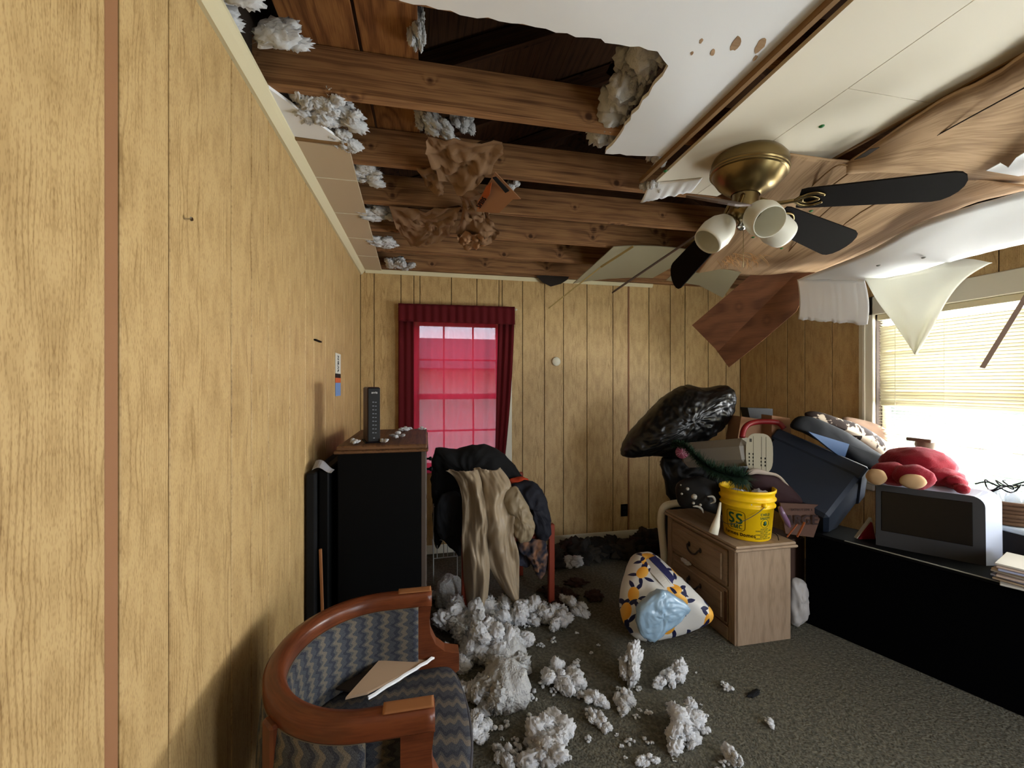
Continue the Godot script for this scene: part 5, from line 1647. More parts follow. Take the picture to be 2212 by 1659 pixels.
# ---------------------------------------------------------------- on the floor
func floor_things() -> void:
	var st: SurfaceTool
	# rubbish along the back wall
	O = Vector3(1.15, 0, -3.35)
	var t := thing("rubbish_heap", "low dark heap of sodden rubbish along the baseboard of the back wall", "rubbish", O)
	var tones := [Color(0.09, 0.08, 0.075), Color(0.16, 0.09, 0.07), Color(0.14, 0.125, 0.11), Color(0.19, 0.17, 0.14)]
	for k in 16:
		st = begin(true)
		var p := Vector3(0.85 + 0.075 * k + rng.randf_range(-0.04, 0.04), 0.05, -3.36 + rng.randf_range(-0.06, 0.22))
		lump(st, at(p, Vector3(0, rng.randf() * 6, 0)), Vector3(rng.randf_range(0.08, 0.15), rng.randf_range(0.05, 0.10), rng.randf_range(0.07, 0.13)), k * 3.3, 0.42, 1.6, 9)
		part(t, "sodden_clump", st, mat(tones[k % 4], 0.9))
	O = Vector3(0.992, 0, -2.749)
	st = begin(true)
	for k in 7: lump(st, at(O + Vector3(rng.randf_range(-0.14, 0.16), 0.012, rng.randf_range(-0.12, 0.12)), Vector3(0, k, 0)), Vector3(0.07, 0.02, 0.05), k * 1.3, 0.5, 1.8, 7)
	single("rubbish_scraps", st, mat(Color(0.20, 0.12, 0.09), 0.9), "flat reddish brown scraps on the carpet right of the wooden chair's leg", "rubbish")
	O = Vector3(1.497, 0, -1.675)
	st = begin(true)
	lump(st, at(O + Vector3(0, 0.005, 0), Vector3(0, 0.3, 0)), Vector3(0.04, 0.006, 0.013), 4.0, 0.4, 1.5, 6)
	single("floor_scrap", st, M.black_matt, "small black sliver lying on the open carpet before the black cabinet", "rubbish")
	# floral shopping bag
	O = Vector3(1.276, 0, -2.132)
	t = thing("shopping_bag", "white shopping bag printed with yellow lemons and navy leaves, slumped against the nightstand", "bag", O)
	var lemons := drawn_tex(512, 512, func(x, y):
		var c := Color(0.80, 0.79, 0.76)
		for k in 11:
			var q := Vector2(fposmod(k * 0.381 + 0.11, 1.0), fposmod(k * 0.247 + 0.07 * (k % 3), 1.0))
			for ox in [-1, 0, 1]:
				for oy in [-1, 0, 1]:
					var d := (Vector2(x + ox, y + oy) - q).rotated(k * 1.9)
					if d.length_squared() > 0.04: continue
					for l in [[0.10, 0.05, 0.5], [0.11, -0.03, -0.5], [-0.10, 0.05, 2.4], [-0.02, 0.11, 1.2], [-0.09, -0.06, 0.9]]:
						var e := (d - Vector2(l[0], l[1])).rotated(-l[2])
						if absf(e.x) < 0.062 and absf(e.y) < 0.022 * (1 - pow(e.x / 0.062, 2)): c = Color(0.09, 0.10, 0.24)
					var w := pow(d.x / 0.085, 2) + pow(d.y / 0.06, 2)
					if w < 1.0: c = Color(0.85, 0.58, 0.16).lerp(Color(0.92, 0.72, 0.36), clampf(d.y * 9 + 0.4, 0, 1))
		return c)
	var print_m := mat(Color.WHITE, 0.55, lemons, Vector3(2.2, 2.2, 1))
	st = begin(true)
	pillow(st, [Vector3(1.346, 0.393, -2.397), Vector3(1.231, 0.38, -2.36), Vector3(1.123, 0.281, -2.259), Vector3(1.073, 0.188, -2.188), Vector3(1.091, 0.093, -2.144), Vector3(1.169, 0.025, -2.117), Vector3(1.301, 0.041, -2.08), Vector3(1.439, 0.099, -2.031), Vector3(1.531, 0.165, -2.001), Vector3(1.54, 0.212, -2.071), Vector3(1.481, 0.28, -2.175), Vector3(1.426, 0.349, -2.279), Vector3(1.392, 0.383, -2.367)], 0.16, 0.10, 0.012, 1.0, 4.0, 18, 5, 0.55)
	part(t, "bag_body", st, print_m)
	st = begin()
	sheet(st, func(u, v): return Vector3(1.29, 0.419, -2.245).lerp(Vector3(1.356, 0.289, -2.068), v) + (Vector3(1.349, 0.416, -2.274) - Vector3(1.29, 0.419, -2.245)) * u + Vector3(-0.02, 0.02, 0.06) * sin(v * PI), 6, 16, 0.004)
	part(t, "strap", st, mat(Color(0.10, 0.10, 0.26), 0.8), "navy blue carrying strap")
	st = begin()
	sheet(st, func(u, v): return Vector3(1.24, 0.396, -2.246).lerp(Vector3(1.326, 0.276, -2.064), v) + (Vector3(1.29, 0.419, -2.245) - Vector3(1.24, 0.396, -2.246)) * u * 0.9 + Vector3(-0.02, 0.02, 0.055) * sin(v * PI), 6, 16, 0.004)
	part(t, "white_border", st, mat(Color(0.74, 0.72, 0.68), 0.6))
	# clear pack in the bag
	O = Vector3(1.245, 0.225, -1.989)
	var plastic := mat(Color(0.55, 0.66, 0.74), 0.18)
	plastic.clearcoat_enabled = true
	plastic.clearcoat = 0.8
	st = begin(true)
	pillow(st, [Vector3(1.089, 0.254, -2.021), Vector3(1.149, 0.322, -2.009), Vector3(1.216, 0.359, -1.995), Vector3(1.281, 0.335, -1.982), Vector3(1.36, 0.269, -1.965), Vector3(1.317, 0.212, -1.974), Vector3(1.233, 0.139, -1.992), Vector3(1.161, 0.095, -2.007), Vector3(1.101, 0.146, -2.019)], 0.05, 0.06, 0.009, 2.6, 8.0, 18, 5, 0.3, true)
	single("plastic_pack", st, plastic, "glossy pale blue plastic wrapped pack sticking out of the lemon bag", "package")


# ---------------------------------------------------------------- nightstand and what stands on it
func nightstand() -> void:
	var st: SurfaceTool
	var oak := mat(Color.WHITE, 0.55, wood_tex(512, 256, 51, Color(0.56, 0.475, 0.385), Color(0.43, 0.35, 0.27), 2.0, 1.6, 0.22, 0.45, 0, 0.5), Vector3(1.0, 2.4, 1))
	var x0 := 1.68
	var x1 := 2.03
	var z0 := -2.66
	var z1 := -1.995
	O = Vector3(1.855, 0, -2.33)
	var t := thing("nightstand", "weathered pale oak nightstand with two drawers, under the yellow bucket", "nightstand", O)
	st = begin()
	bb(st, Vector3(x0, 0.0, z0), Vector3(x1, 0.525, z1), 0.004, 1)
	part(t, "body", st, oak)
	st = begin()
	bb(st, Vector3(x0 - 0.03, 0.525, z0 - 0.02), Vector3(x1 + 0.03, 0.540, z1 + 0.022), 0.006, 2)
	bb(st, Vector3(x0 - 0.02, 0.540, z0 - 0.015), Vector3(x1 + 0.022, 0.556, z1 + 0.014), 0.005, 2)
	part(t, "top", st, oak)
	for z in [z0 + 0.03, z1 - 0.03]:
		st = begin()
		bb(st, Vector3(x0 - 0.012, 0, z - 0.028), Vector3(x0, 0.525, z + 0.028), 0.006, 1, Vector2(0.3, z))
		part(t, "front_stile", st, oak)
	st = begin()
	bb(st, Vector3(x0 - 0.014, 0.0, z0 + 0.06), Vector3(x0, 0.075, z1 - 0.06), 0.004, 2)
	part(t, "plinth", st, oak)
	var bronze := mat(Color(0.14, 0.11, 0.09), 0.45)
	for y in [0.085, 0.30]:
		st = begin()
		var h: float = 0.20 if y < 0.2 else 0.205
		bb(st, Vector3(x0 - 0.016, y, z0 + 0.065), Vector3(x0, y + h, z1 - 0.065), 0.004, 2)
		var d := part(t, "drawer", st, oak)
		st = begin()
		bb(st, Vector3(x0 - 0.028, y + 0.025, z0 + 0.095), Vector3(x0 - 0.014, y + h - 0.025, z1 - 0.095), 0.010, 2, Vector2(0.5, y))
		part(d, "raised_panel", st, oak)
		st = begin(true)
		var zc := (z0 + z1) / 2
		var yc: float = y + h * 0.55
		tube(st, smooth_line([Vector3(x0 - 0.026, yc + 0.015, zc - 0.055), Vector3(x0 - 0.045, yc + 0.008, zc - 0.054), Vector3(x0 - 0.05, yc - 0.015, zc - 0.035), Vector3(x0 - 0.05, yc - 0.026, zc), Vector3(x0 - 0.05, yc - 0.015, zc + 0.035), Vector3(x0 - 0.045, yc + 0.008, zc + 0.054), Vector3(x0 - 0.026, yc + 0.015, zc + 0.055)]), 0.006, 8)
		for s in [-1, 1]: lump(st, at(Vector3(x0 - 0.03, yc + 0.012, zc + s * 0.055)), Vector3(0.006, 0.016, 0.011), 0, 0.05, 1, 5)
		part(d, "handle", st, bronze, "dark drop handle")
	st = begin()
	bb(st, Vector3(x0 - 0.018, 0.10, z1 - 0.085), Vector3(x0 - 0.006, 0.27, z1 - 0.066), 0.002, 1)
	part(t, "bare_splinter", st, mat(Color(0.30, 0.20, 0.13), 0.9), "dark strip where the veneer is gone")
	# the paper bit in the drawer gap
	O = Vector3(x0 - 0.03, 0.295, -2.42)
	st = begin(true)
	lump(st, at(O), Vector3(0.012, 0.016, 0.045), 2.0, 0.3, 1.5, 7)
	single("tissue", st, M.fluff, "white scrap of tissue caught between the nightstand's two drawers", "tissue")
	# bucket
	var bc := Vector3(1.862, 0.556, -2.135)
	O = bc
	var yellow := mat(Color(0.88, 0.71, 0.03), 0.38)
	var b := thing("bucket", "bright yellow plastic bucket lettered in green and black on the nightstand", "bucket", bc)
	var r0 := 0.122
	var r1 := 0.142
	var hgt := 0.285
	st = begin(true)
	var prof := [Vector2(0.0001, 0.0), Vector2(r0 - 0.006, 0.0), Vector2(r0, 0.006), Vector2(0.1375, 0.185), Vector2(0.146, 0.188), Vector2(0.147, 0.196), Vector2(0.139, 0.200), Vector2(0.1395, 0.222), Vector2(0.149, 0.225), Vector2(0.150, 0.233), Vector2(0.141, 0.237), Vector2(0.142, 0.268), Vector2(0.149, 0.270), Vector2(0.150, 0.284), Vector2(0.146, 0.287), Vector2(0.1395, 0.284), Vector2(0.1385, 0.25), Vector2(0.119, 0.008), Vector2(0.0001, 0.006)]
	lathe(st, prof, 64, at(bc))
	part(b, "pail", st, yellow)
	var face := atan2(-bc.x, -bc.z)   # towards the room's middle
	var on := func(a: float, y: float, out: float) -> Vector3:
		var r := lerpf(r0, 0.1375, clampf(y / 0.185, 0, 1)) + out
		return bc + Vector3(sin(a) * r, y, cos(a) * r)
	var green := mat(Color(0.05, 0.27, 0.14), 0.5)
	var a0 := face + 0.02
	for a in [a0 - 0.40, a0 + 1.28]:
		pass
	var wrap := func(mid: float, y: float, out := 0.0008): return func(v: Vector3): return on.call(mid + v.x / 0.132, y + v.y, out + v.z * 0.3)
	st = begin()
	letters(st, "SS", 0.082, wrap.call(a0 - 0.48, 0.122), "Droid Sans", 900)
	part(b, "large_lettering", st, green)
	st = begin()
	letters(st, "EMC", 0.034, wrap.call(a0 - 0.46, 0.076), "Droid Sans", 900)
	part(b, "lettering", st, green)
	st = begin()
	letters(st, "Farmes Domes", 0.026, wrap.call(a0 - 0.36, 0.034), "Droid Sans", 700)
	part(b, "small_lettering", st, M.black)
	# rounded frame round the emblem
	st = begin(true)
	var fr := []
	for k in 40:
		var q := Vector2(cos(TAU * k / 40), sin(TAU * k / 40))
		var sgn := Vector2(signf(q.x) * pow(absf(q.x), 0.35), signf(q.y) * pow(absf(q.y), 0.35))
		fr.append(on.call(a0 - 0.48 + sgn.x * 0.40, 0.110 + sgn.y * 0.056, 0.0008))
	tube(st, fr, 0.0012, 5, true)
	part(b, "emblem_frame", st, M.black)
	st = begin()
	for k in 6: letters(st, "HANDLE WITH CARE" if k % 2 else "KEEP DRY", 0.012, wrap.call(a0 + 0.72, 0.075 - 0.011 * k), "Droid Sans", 400)
	letters(st, "CHILD", 0.020, wrap.call(a0 + 0.72, 0.158), "Droid Sans", 700)
	letters(st, "SAFETY", 0.018, wrap.call(a0 + 0.72, 0.138), "Droid Sans", 700)
	part(b, "warning_print", st, green)
	st = begin(true)
	fr = []
	for k in 28: fr.append(on.call(a0 + 0.72 + cos(TAU * k / 28) * 0.19, 0.108 + sin(TAU * k / 28) * 0.024, 0.0008))
	tube(st, fr, 0.0010, 5, true)
	lump(st, at(on.call(a0 + 0.72, 0.108, 0.0)), Vector3(0.010, 0.013, 0.004), 3.0, 0.4, 1.8, 6)
	part(b, "warning_emblem", st, green)
	st = begin(true)
	for a in [a0 + 0.62, a0 + 0.62 + PI]: lump(st, at(on.call(a, 0.212, 0.006)), Vector3(0.014, 0.014, 0.014), 0, 0.03, 1, 6)
	part(b, "handle_boss", st, yellow)
	st = begin(true)
	var arc := []
	for k in 25:
		var s := k / 24.0
		arc.append(on.call(a0 + 0.62 - s * PI, 0.212 - 0.135 * sin(s * PI), 0.014))
	tube(st, arc, 0.002, 6)
	part(b, "wire_handle", st, mat(Color(0.35, 0.34, 0.32), 0.4))
	st = begin(true)
	for k in 9: lump(st, at(bc + Vector3(rng.randf_range(-0.08, 0.08), 0.215 + rng.randf_range(-0.01, 0.02), rng.randf_range(-0.08, 0.08)), Vector3(k, k * 2, 0)), Vector3.ONE * rng.randf_range(0.03, 0.05), k * 4.1, 0.35, 1.6, 6)
	O = bc + Vector3(0, 0.2, 0)
	single("bucket_filling", _shift(st, Vector3(0, -0.2, 0)), M.fluff, "whitish lumps filling the yellow bucket near its brim", "insulation")
	# white spreader hung beside the bucket
	O = Vector3(1.638, 0.581, -2.133)
	st = begin(true)
	tube(st, [Vector3(1.689, 0.755, -2.143), Vector3(1.676, 0.718, -2.135), Vector3(1.662, 0.68, -2.128), Vector3(1.648, 0.627, -2.13), Vector3(1.635, 0.581, -2.133)], [0.006, 0.009, 0.012, 0.022, 0.026], 12)
	single("white_spreader", st, M.white_paint, "white plastic wedge hanging at the bucket's left side", "tool")
	# black cord over the edge of the top
	O = Vector3(1.975, 0.288, -2.012)
	st = begin(true)
	tube(st, smooth_line([Vector3(1.97, 0.586, -2.064), Vector3(1.97, 0.58, -2.028), Vector3(1.972, 0.524, -2.015), Vector3(1.978, 0.433, -2.011), Vector3(1.975, 0.341, -2.012), Vector3(1.974, 0.31, -2.01)]), 0.0022, 6)
	tube(st, [Vector3(1.974, 0.315, -2.01), Vector3(1.975, 0.29, -2.008)], 0.006, 8)
	single("power_cord", st, M.black, "thin black cord dangling over the nightstand's side panel", "cord")
	# white plastic stool standing behind the nightstand's left corner
	O = Vector3(1.705, 0, -2.731)
	var fs := thing("plastic_stool", "rounded white plastic stool frame with a grey panel behind the nightstand's left corner", "stool", O)
	st = begin(true)
	tube(st, smooth_line([Vector3(1.931, 0.579, -2.726), Vector3(1.764, 0.578, -2.729), Vector3(1.689, 0.55, -2.735), Vector3(1.669, 0.456, -2.739), Vector3(1.682, 0.305, -2.736), Vector3(1.696, 0.154, -2.733), Vector3(1.705, 0.01, -2.731)]), 0.026, 10)
	part(fs, "frame", st, M.white_paint)
	st = begin()
	slab3(st, [Vector3(1.718, 0.494, -2.77), Vector3(1.858, 0.528, -2.741), Vector3(1.858, 0.052, -2.741), Vector3(1.731, 0.018, -2.767)], 0.03)
	part(fs, "side_panel", st, mat(Color(0.25, 0.26, 0.27), 0.6))


func _shift(st: SurfaceTool, d: Vector3) -> SurfaceTool:
	var a := st.commit_to_arrays()
	var v: PackedVector3Array = a[Mesh.ARRAY_VERTEX]
	for i in v.size(): v[i] += d
	a[Mesh.ARRAY_VERTEX] = v
	var res := SurfaceTool.new()
	res.create_from_arrays(a)
	return res


# ---------------------------------------------------------------- the pile in the corner
func pile() -> void:
	var st: SurfaceTool
	var bag := mat(Color(0.020, 0.020, 0.019), 0.42)
	bag.clearcoat_enabled = true
	bag.clearcoat = 0.25
	bag.clearcoat_roughness = 0.25
	O = Vector3(1.822, 0.912, -2.789)
	st = begin(true)
	pillow(st, [Vector3(1.44, 0.928, -2.919), Vector3(1.481, 1.044, -2.911), Vector3(1.594, 1.184, -2.887), Vector3(1.714, 1.313, -2.862), Vector3(1.834, 1.404, -2.838), Vector3(1.937, 1.443, -2.816), Vector3(2.057, 1.418, -2.792), Vector3(2.194, 1.439, -2.763), Vector3(2.262, 1.404, -2.749), Vector3(2.276, 1.324, -2.746), Vector3(2.242, 1.201, -2.753), Vector3(2.142, 1.079, -2.774), Vector3(1.988, 0.974, -2.806), Vector3(1.817, 0.904, -2.841), Vector3(1.645, 0.904, -2.877), Vector3(1.508, 0.893, -2.905)], 0.24, 0.15, 0.014, 1.7, 5.0, 34, 7, 0.5, true)
	single("trash_bag", st, bag, "big shiny black trash bag slumped on top of the pile in the back right corner", "trash bag")
	O = Vector3(1.861, 0.28, -2.679)
	st = begin(true)
	pillow(st, [Vector3(1.754, 0.884, -2.864), Vector3(1.926, 0.902, -2.829), Vector3(2.166, 0.99, -2.779), Vector3(2.338, 0.92, -2.744), Vector3(2.407, 0.709, -2.729), Vector3(2.338, 0.217, -2.744), Vector3(2.132, 0.007, -2.786), Vector3(1.926, 0.042, -2.829), Vector3(1.84, 0.428, -2.847), Vector3(1.788, 0.674, -2.857)], 0.06, 0.16, 0.03, 1.0, 9.0, 20, 6, 0.45, true)
	single("trash_bag", st, mat(Color(0.02, 0.02, 0.028), 0.5), "dark blue-black bag wedged under the shiny trash bag, behind the nightstand", "trash bag")
	# black handbag with white shells
	O = Vector3(1.80, 0.556, -2.50)
	var t := thing("handbag", "black bag decorated with white discs and crescents, left of the yellow bucket", "bag", O)
	st = begin(true)
	var ol: Array = [Vector3(1.569, 0.811, -2.392), Vector3(1.695, 0.86, -2.346), Vector3(1.816, 0.805, -2.28), Vector3(1.816, 0.721, -2.239), Vector3(1.774, 0.651, -2.227), Vector3(1.656, 0.673, -2.292), Vector3(1.574, 0.678, -2.37)]
	pillow(st, ol, 0.07, 0.07, 0.008, 1.0, 3.0, 12, 5, 0.4)
	part(t, "bag_body", st, mat(Color(0.02, 0.02, 0.022), 0.6))
	for s in [[Vector3(1.577, 0.802, -2.293), 0.010], [Vector3(1.59, 0.766, -2.245), 0.017], [Vector3(1.588, 0.726, -2.25), 0.009], [Vector3(1.613, 0.722, -2.219), 0.008], [Vector3(1.571, 0.812, -2.351), 0.006], [Vector3(1.558, 0.765, -2.323), 0.007]]:
		st = begin(true)
		lump(st, at(s[0]), Vector3.ONE * s[1], 2.0, 0.05, 1, 6)
		part(t, "white_disc", st, mat(Color(0.62, 0.60, 0.55), 0.5))
	for s in [[[Vector3(1.644, 0.776, -2.198), Vector3(1.676, 0.776, -2.191), Vector3(1.687, 0.748, -2.189), Vector3(1.66, 0.734, -2.194)], 0], [[Vector3(1.579, 0.709, -2.242), Vector3(1.609, 0.709, -2.236), Vector3(1.631, 0.692, -2.231), Vector3(1.639, 0.67, -2.229)], 0]]:
		st = begin(true)
		tube(st, smooth_line(s[0]), [0.003, 0.004, 0.005, 0.006, 0.007, 0.008, 0.008, 0.008, 0.008, 0.007, 0.007, 0.006, 0.005, 0.004, 0.004, 0.003], 6)
		part(t, "white_crescent", st, mat(Color(0.62, 0.60, 0.55), 0.5))
	# white appliance lying on its side: long body and an end plate with vents
	var pa := Vector3(1.791, 0.945, -2.642)
	var pb := Vector3(1.97, 1.036, -2.197)
	O = (pa + pb) / 2
	t = thing("white_heater", "greyish white appliance lying on its side below the red handle, end vents facing out", "appliance", O)
	var d := (pb - pa).normalized()
	var yb := (Vector3.UP - d * d.y).normalized()
	var body := Transform3D(Basis(d, yb, d.cross(yb)), (pa + pb) / 2)
	st = begin()
	bx(st, body, Vector3(pa.distance_to(pb), 0.17, 0.16), 0.045)
	part(t, "body", st, mat(Color(0.50, 0.48, 0.44), 0.5))
	st = begin()
	var oval := PackedVector2Array()
	for k in 32:
		var q := Vector2(cos(TAU * k / 32), sin(TAU * k / 32))
		oval.append(Vector2(signf(q.x) * pow(absf(q.x), 0.7) * 0.070, signf(q.y) * pow(absf(q.y), 0.6) * 0.118))
	var endn := ((Vector3(0, 1.448, 0) - pb) * Vector3(1, 0.3, 1)).normalized()
	var endx := Vector3.UP.cross(endn).normalized()
	var plate := Transform3D(Basis(endx, endn.cross(endx), endn), Vector3(1.959, 1.033, -2.148))
	slab(st, oval, 0.018, plate)
	var pl := part(t, "vented_end", st, mat(Color(0.70, 0.68, 0.60), 0.5))
	for k in 14:
		st = begin()
		bx(st, plate * at(Vector3(-0.052 + 0.020 * (k % 2) + (0.062 if k >= 8 else 0.0), -0.07 + 0.021 * ((k % 8) / 2), 0.0095)), Vector3(0.006, 0.011, 0.001), 0.0003)
		part(pl, "vent_slot", st, M.black_matt)
	st = begin()
	for x in [-0.03, 0.012, 0.035]: bx(st, plate * at(Vector3(x, 0, 0.0095)), Vector3(0.0018, 0.20, 0.0008), 0.0002)
	bx(st, plate * at(Vector3(-0.045, 0.075, 0.0095)), Vector3(0.012, 0.02, 0.0008), 0.0003)
	part(pl, "seams", st, mat(Color(0.30, 0.29, 0.26), 0.8))
	O = Vector3(1.703, 0.984, -2.538)
	st = begin(true)
	var tagn := (Vector3(0, 1.448, 0) - O).normalized()
	lathe(st, [Vector2(0.0001, -0.004), Vector2(0.042, -0.004), Vector2(0.042, 0.004), Vector2(0.0001, 0.006)], 20, Transform3D(Basis(Quaternion(Vector3.UP, tagn)), O))
	single("round_tag", st, mat(Color.WHITE, 0.5, noise_tex(Color(0.40, 0.08, 0.18), Color(0.72, 0.55, 0.58), 0.03, 17, 2), Vector3(3, 3, 1)), "round pink and white patterned disc at the left end of the white appliance", "disc")
	# green garland
	O = Vector3(1.693, 0.937, -2.254)
	st = begin()
	var line := smooth_line([Vector3(1.621, 1.042, -2.524), Vector3(1.639, 1.05, -2.418), Vector3(1.647, 0.999, -2.315), Vector3(1.659, 0.952, -2.21), Vector3(1.699, 0.926, -2.14), Vector3(1.75, 0.913, -2.089), Vector3(1.777, 0.912, -2.063)], 8)
	tube(st, line, 0.006, 5)
	for k in 2600:
		var f := rng.randf()
		var p: Vector3 = along_(line, f)
		var dir := Vector3(rng.randfn(), rng.randfn(), rng.randfn()).normalized()
		var len_ := rng.randf_range(0.03, 0.07) * (0.6 + 0.9 * f)
		var sd := dir.cross(Vector3.UP).normalized() * 0.0045
		tri(st, p - sd, p + sd, p + dir * len_)
		tri(st, p + sd, p - sd, p + dir * len_)
	single("garland", st, mat(Color(0.22, 0.33, 0.25), 0.8), "dark green artificial pine garland draped below the white appliance", "garland")
	# red hoop handle
	O = Vector3(2.178, 1.138, -2.389)
	st = begin(true)
	tube(st, smooth_line([Vector3(2.051, 1.094, -2.394), Vector3(2.078, 1.144, -2.409), Vector3(2.119, 1.18, -2.411), Vector3(2.194, 1.194, -2.406), Vector3(2.279, 1.194, -2.388), Vector3(2.319, 1.183, -2.37), Vector3(2.333, 1.151, -2.346)]), 0.018, 10)
	single("red_hoop", st, mat(Color(0.45, 0.05, 0.07), 0.4), "thick curved red handle arching over the white appliance", "hoop")
	# cardboard boxes
	var card := mat(Color(0.60, 0.45, 0.34), 0.9)
	for c in [[[Vector3(2.181, 1.22, -2.613), Vector3(2.357, 1.196, -2.576), Vector3(2.376, 1.013, -2.572), Vector3(2.148, 1.006, -2.619)], 0.16, "tan cardboard box behind the red handle, next to the shiny trash bag"], [[Vector3(2.306, 1.235, -2.464), Vector3(2.426, 1.216, -2.44), Vector3(2.438, 1.062, -2.437), Vector3(2.413, 0.95, -2.442), Vector3(2.303, 1.005, -2.465)], 0.12, "paler cardboard box flap behind the right end of the red handle"]]:
		O = c[0][3]
		st = begin()
		slab3(st, c[0], c[1])
		single("cardboard_box", st, card, c[2], "box")
	O = Vector3(2.39, 1.25, -2.621)
	st = begin()
	slab3(st, [Vector3(2.287, 1.276, -2.652), Vector3(2.464, 1.269, -2.615), Vector3(2.464, 1.202, -2.615), Vector3(2.304, 1.195, -2.648)], 0.10)
	single("grey_box", st, mat(Color(0.16, 0.16, 0.16), 0.7), "dark grey box top showing above the cardboard in the corner", "box")
	# maroon cushion with a pale edge
	O = Vector3(2.084, 0.733, -2.143)
	t = thing("maroon_cushion", "dark maroon cushion with a whitish ragged edge behind the bucket", "cushion", O)
	st = begin(true)
	pillow(st, [Vector3(1.904, 0.897, -2.159), Vector3(2.027, 0.913, -2.134), Vector3(2.108, 0.863, -2.117), Vector3(2.203, 0.766, -2.097), Vector3(2.252, 0.724, -2.087), Vector3(2.176, 0.708, -2.103), Vector3(2.013, 0.719, -2.137), Vector3(1.931, 0.78, -2.154)], 0.05, 0.07, 0.006, 1.2, 3.0, 10, 5, 0.5)
	part(t, "cushion", st, mat(Color(0.14, 0.03, 0.045), 0.8))
	st = begin(true)
	tube(st, smooth_line([Vector3(1.869, 0.919, -2.141), Vector3(1.917, 0.93, -2.131), Vector3(1.979, 0.919, -2.118), Vector3(2.047, 0.902, -2.104), Vector3(2.101, 0.847, -2.093), Vector3(2.149, 0.781, -2.083), Vector3(2.208, 0.732, -2.071)]), [0.012, 0.016, 0.017, 0.018, 0.018, 0.017, 0.017, 0.016, 0.015, 0.014, 0.012, 0.010, 0.010, 0.009, 0.009, 0.008, 0.008, 0.008, 0.008, 0.007, 0.007, 0.006, 0.006, 0.006, 0.005, 0.005, 0.005, 0.004, 0.004, 0.004, 0.003], 8)
	part(t, "pale_edge", st, mat(Color(0.58, 0.53, 0.48), 0.9))
	# lettered cardboard
	O = Vector3(2.133, 0.573, -2.03)
	t = thing("lettered_cardboard", "brown cardboard flap printed with large dark letters right of the bucket", "box", O)
	var cb: Array = [Vector3(2.012, 0.758, -2.055), Vector3(2.233, 0.748, -2.01), Vector3(2.244, 0.688, -2.007), Vector3(2.201, 0.559, -2.016), Vector3(2.043, 0.581, -2.049)]
	st = begin()
	slab3(st, cb, 0.012)
	part(t, "flap", st, mat(Color(0.30, 0.21, 0.17), 0.9))
	st = begin()
	var fx := face_frame(Vector3(2.037, 0.599, -2.03), Vector3(2.194, 0.599, -1.997), Vector3(2.037, 0.553, -2.03))
	letters(st, "ARGE", 0.075, func(v): return fx * (v + Vector3(0.085, 0.065, 0.002)), "Droid Sans", 900)
	letters(st, "DO NOT STACK", 0.018, func(v): return fx * (v + Vector3(0.085, 0.125, 0.002)), "Droid Sans", 400)
	part(t, "lettering", st, mat(Color(0.15, 0.09, 0.08), 0.9))
	O = Vector3(1.932, 0.706, -1.949)
	st = begin(true)
	tube(st, [Vector3(1.929, 0.764, -1.97), Vector3(1.944, 0.725, -1.967), Vector3(1.969, 0.679, -1.962), Vector3(1.984, 0.653, -1.959)], [0.010, 0.016, 0.016, 0.008], 10)
	single("wrapped_roll", st, mat(Color(0.38, 0.28, 0.36), 0.2), "small shiny mauve wrapped roll leaning between bucket and cardboard", "package")
	O = Vector3(2.016, 0.618, -1.963)
	st = begin()
	for s in [[Vector3(2.003, 0.581, -1.996), Vector3(2.042, 0.661, -1.967)], [Vector3(2.068, 0.578, -1.993), Vector3(2.092, 0.669, -1.967)]]: bx(st, Transform3D(frame_of(s[1] - s[0]), (s[0] + s[1]) / 2), Vector3(0.012, 0.006, (s[0] as Vector3).distance_to(s[1])), 0.002, 2)
	single("wood_sticks", st, mat(Color(0.55, 0.30, 0.18), 0.6), "two short orange-brown sticks before the lettered cardboard", "stick")
	# brown carton under the lettered flap
	O = Vector3(2.16, 0, -2.3)
	st = begin()
	bx(st, Transform3D(Basis(Vector3.UP, 0.2), Vector3(2.20, 0.24, -2.38)), Vector3(0.22, 0.48, 0.40), 0.006)
	single("cardboard_box", st, mat(Color(0.25, 0.17, 0.13), 0.9), "dark brown carton in the gap between nightstand and black cabinet", "box")
	O = Vector3(2.177, 0, -2.097)
	st = begin(true)
	pillow(st, [Vector3(2.135, 0.271, -2.101), Vector3(2.173, 0.29, -2.094), Vector3(2.216, 0.262, -2.085), Vector3(2.233, 0.174, -2.081), Vector3(2.227, 0.063, -2.082), Vector3(2.189, 0.008, -2.09), Vector3(2.135, 0.019, -2.101), Vector3(2.124, 0.146, -2.104)], 0.05, 0.05, 0.012, 1.6, 6.0, 10, 5, 0.5, true)
	single("white_bag", st, mat(Color(0.62, 0.60, 0.58), 0.5), "small white plastic bag stuffed between nightstand and black cabinet", "bag")
	# blue storage tote, tipped over
	var ta := Vector3(2.328, 1.148, -2.378)
	var tb := Vector3(2.512, 0.968, -1.952)
	var tc := Vector3(2.19, 0.758, -2.059)
	O = tc
	t = thing("storage_tote", "dark blue plastic storage tote tipped on its side in the middle of the pile", "tote", O)
	var e1 := (tb - ta).normalized()
	var e2 := ta - tc
	e2 = (e2 - e1 * e2.dot(e1)).normalized()
	var len1 := ta.distance_to(tb)
	var len2 := absf((ta - tc).dot(e2)) + 0.03
	var n := e1.cross(e2)
	var tote := mat(Color(0.10, 0.13, 0.18), 0.55)
	var tx := Transform3D(Basis(e1, e2, n), (ta + tb) / 2 - e2 * len2 / 2 - n * 0.17)
	st = begin()
	bx(st, tx, Vector3(len1, len2, 0.34), 0.02)
	part(t, "body", st, tote)
	st = begin()
	bx(st, tx * at(Vector3(0, len2 / 2 - 0.045, 0)), Vector3(len1 + 0.02, 0.09, 0.36), 0.012)
	part(t, "rim", st, tote)
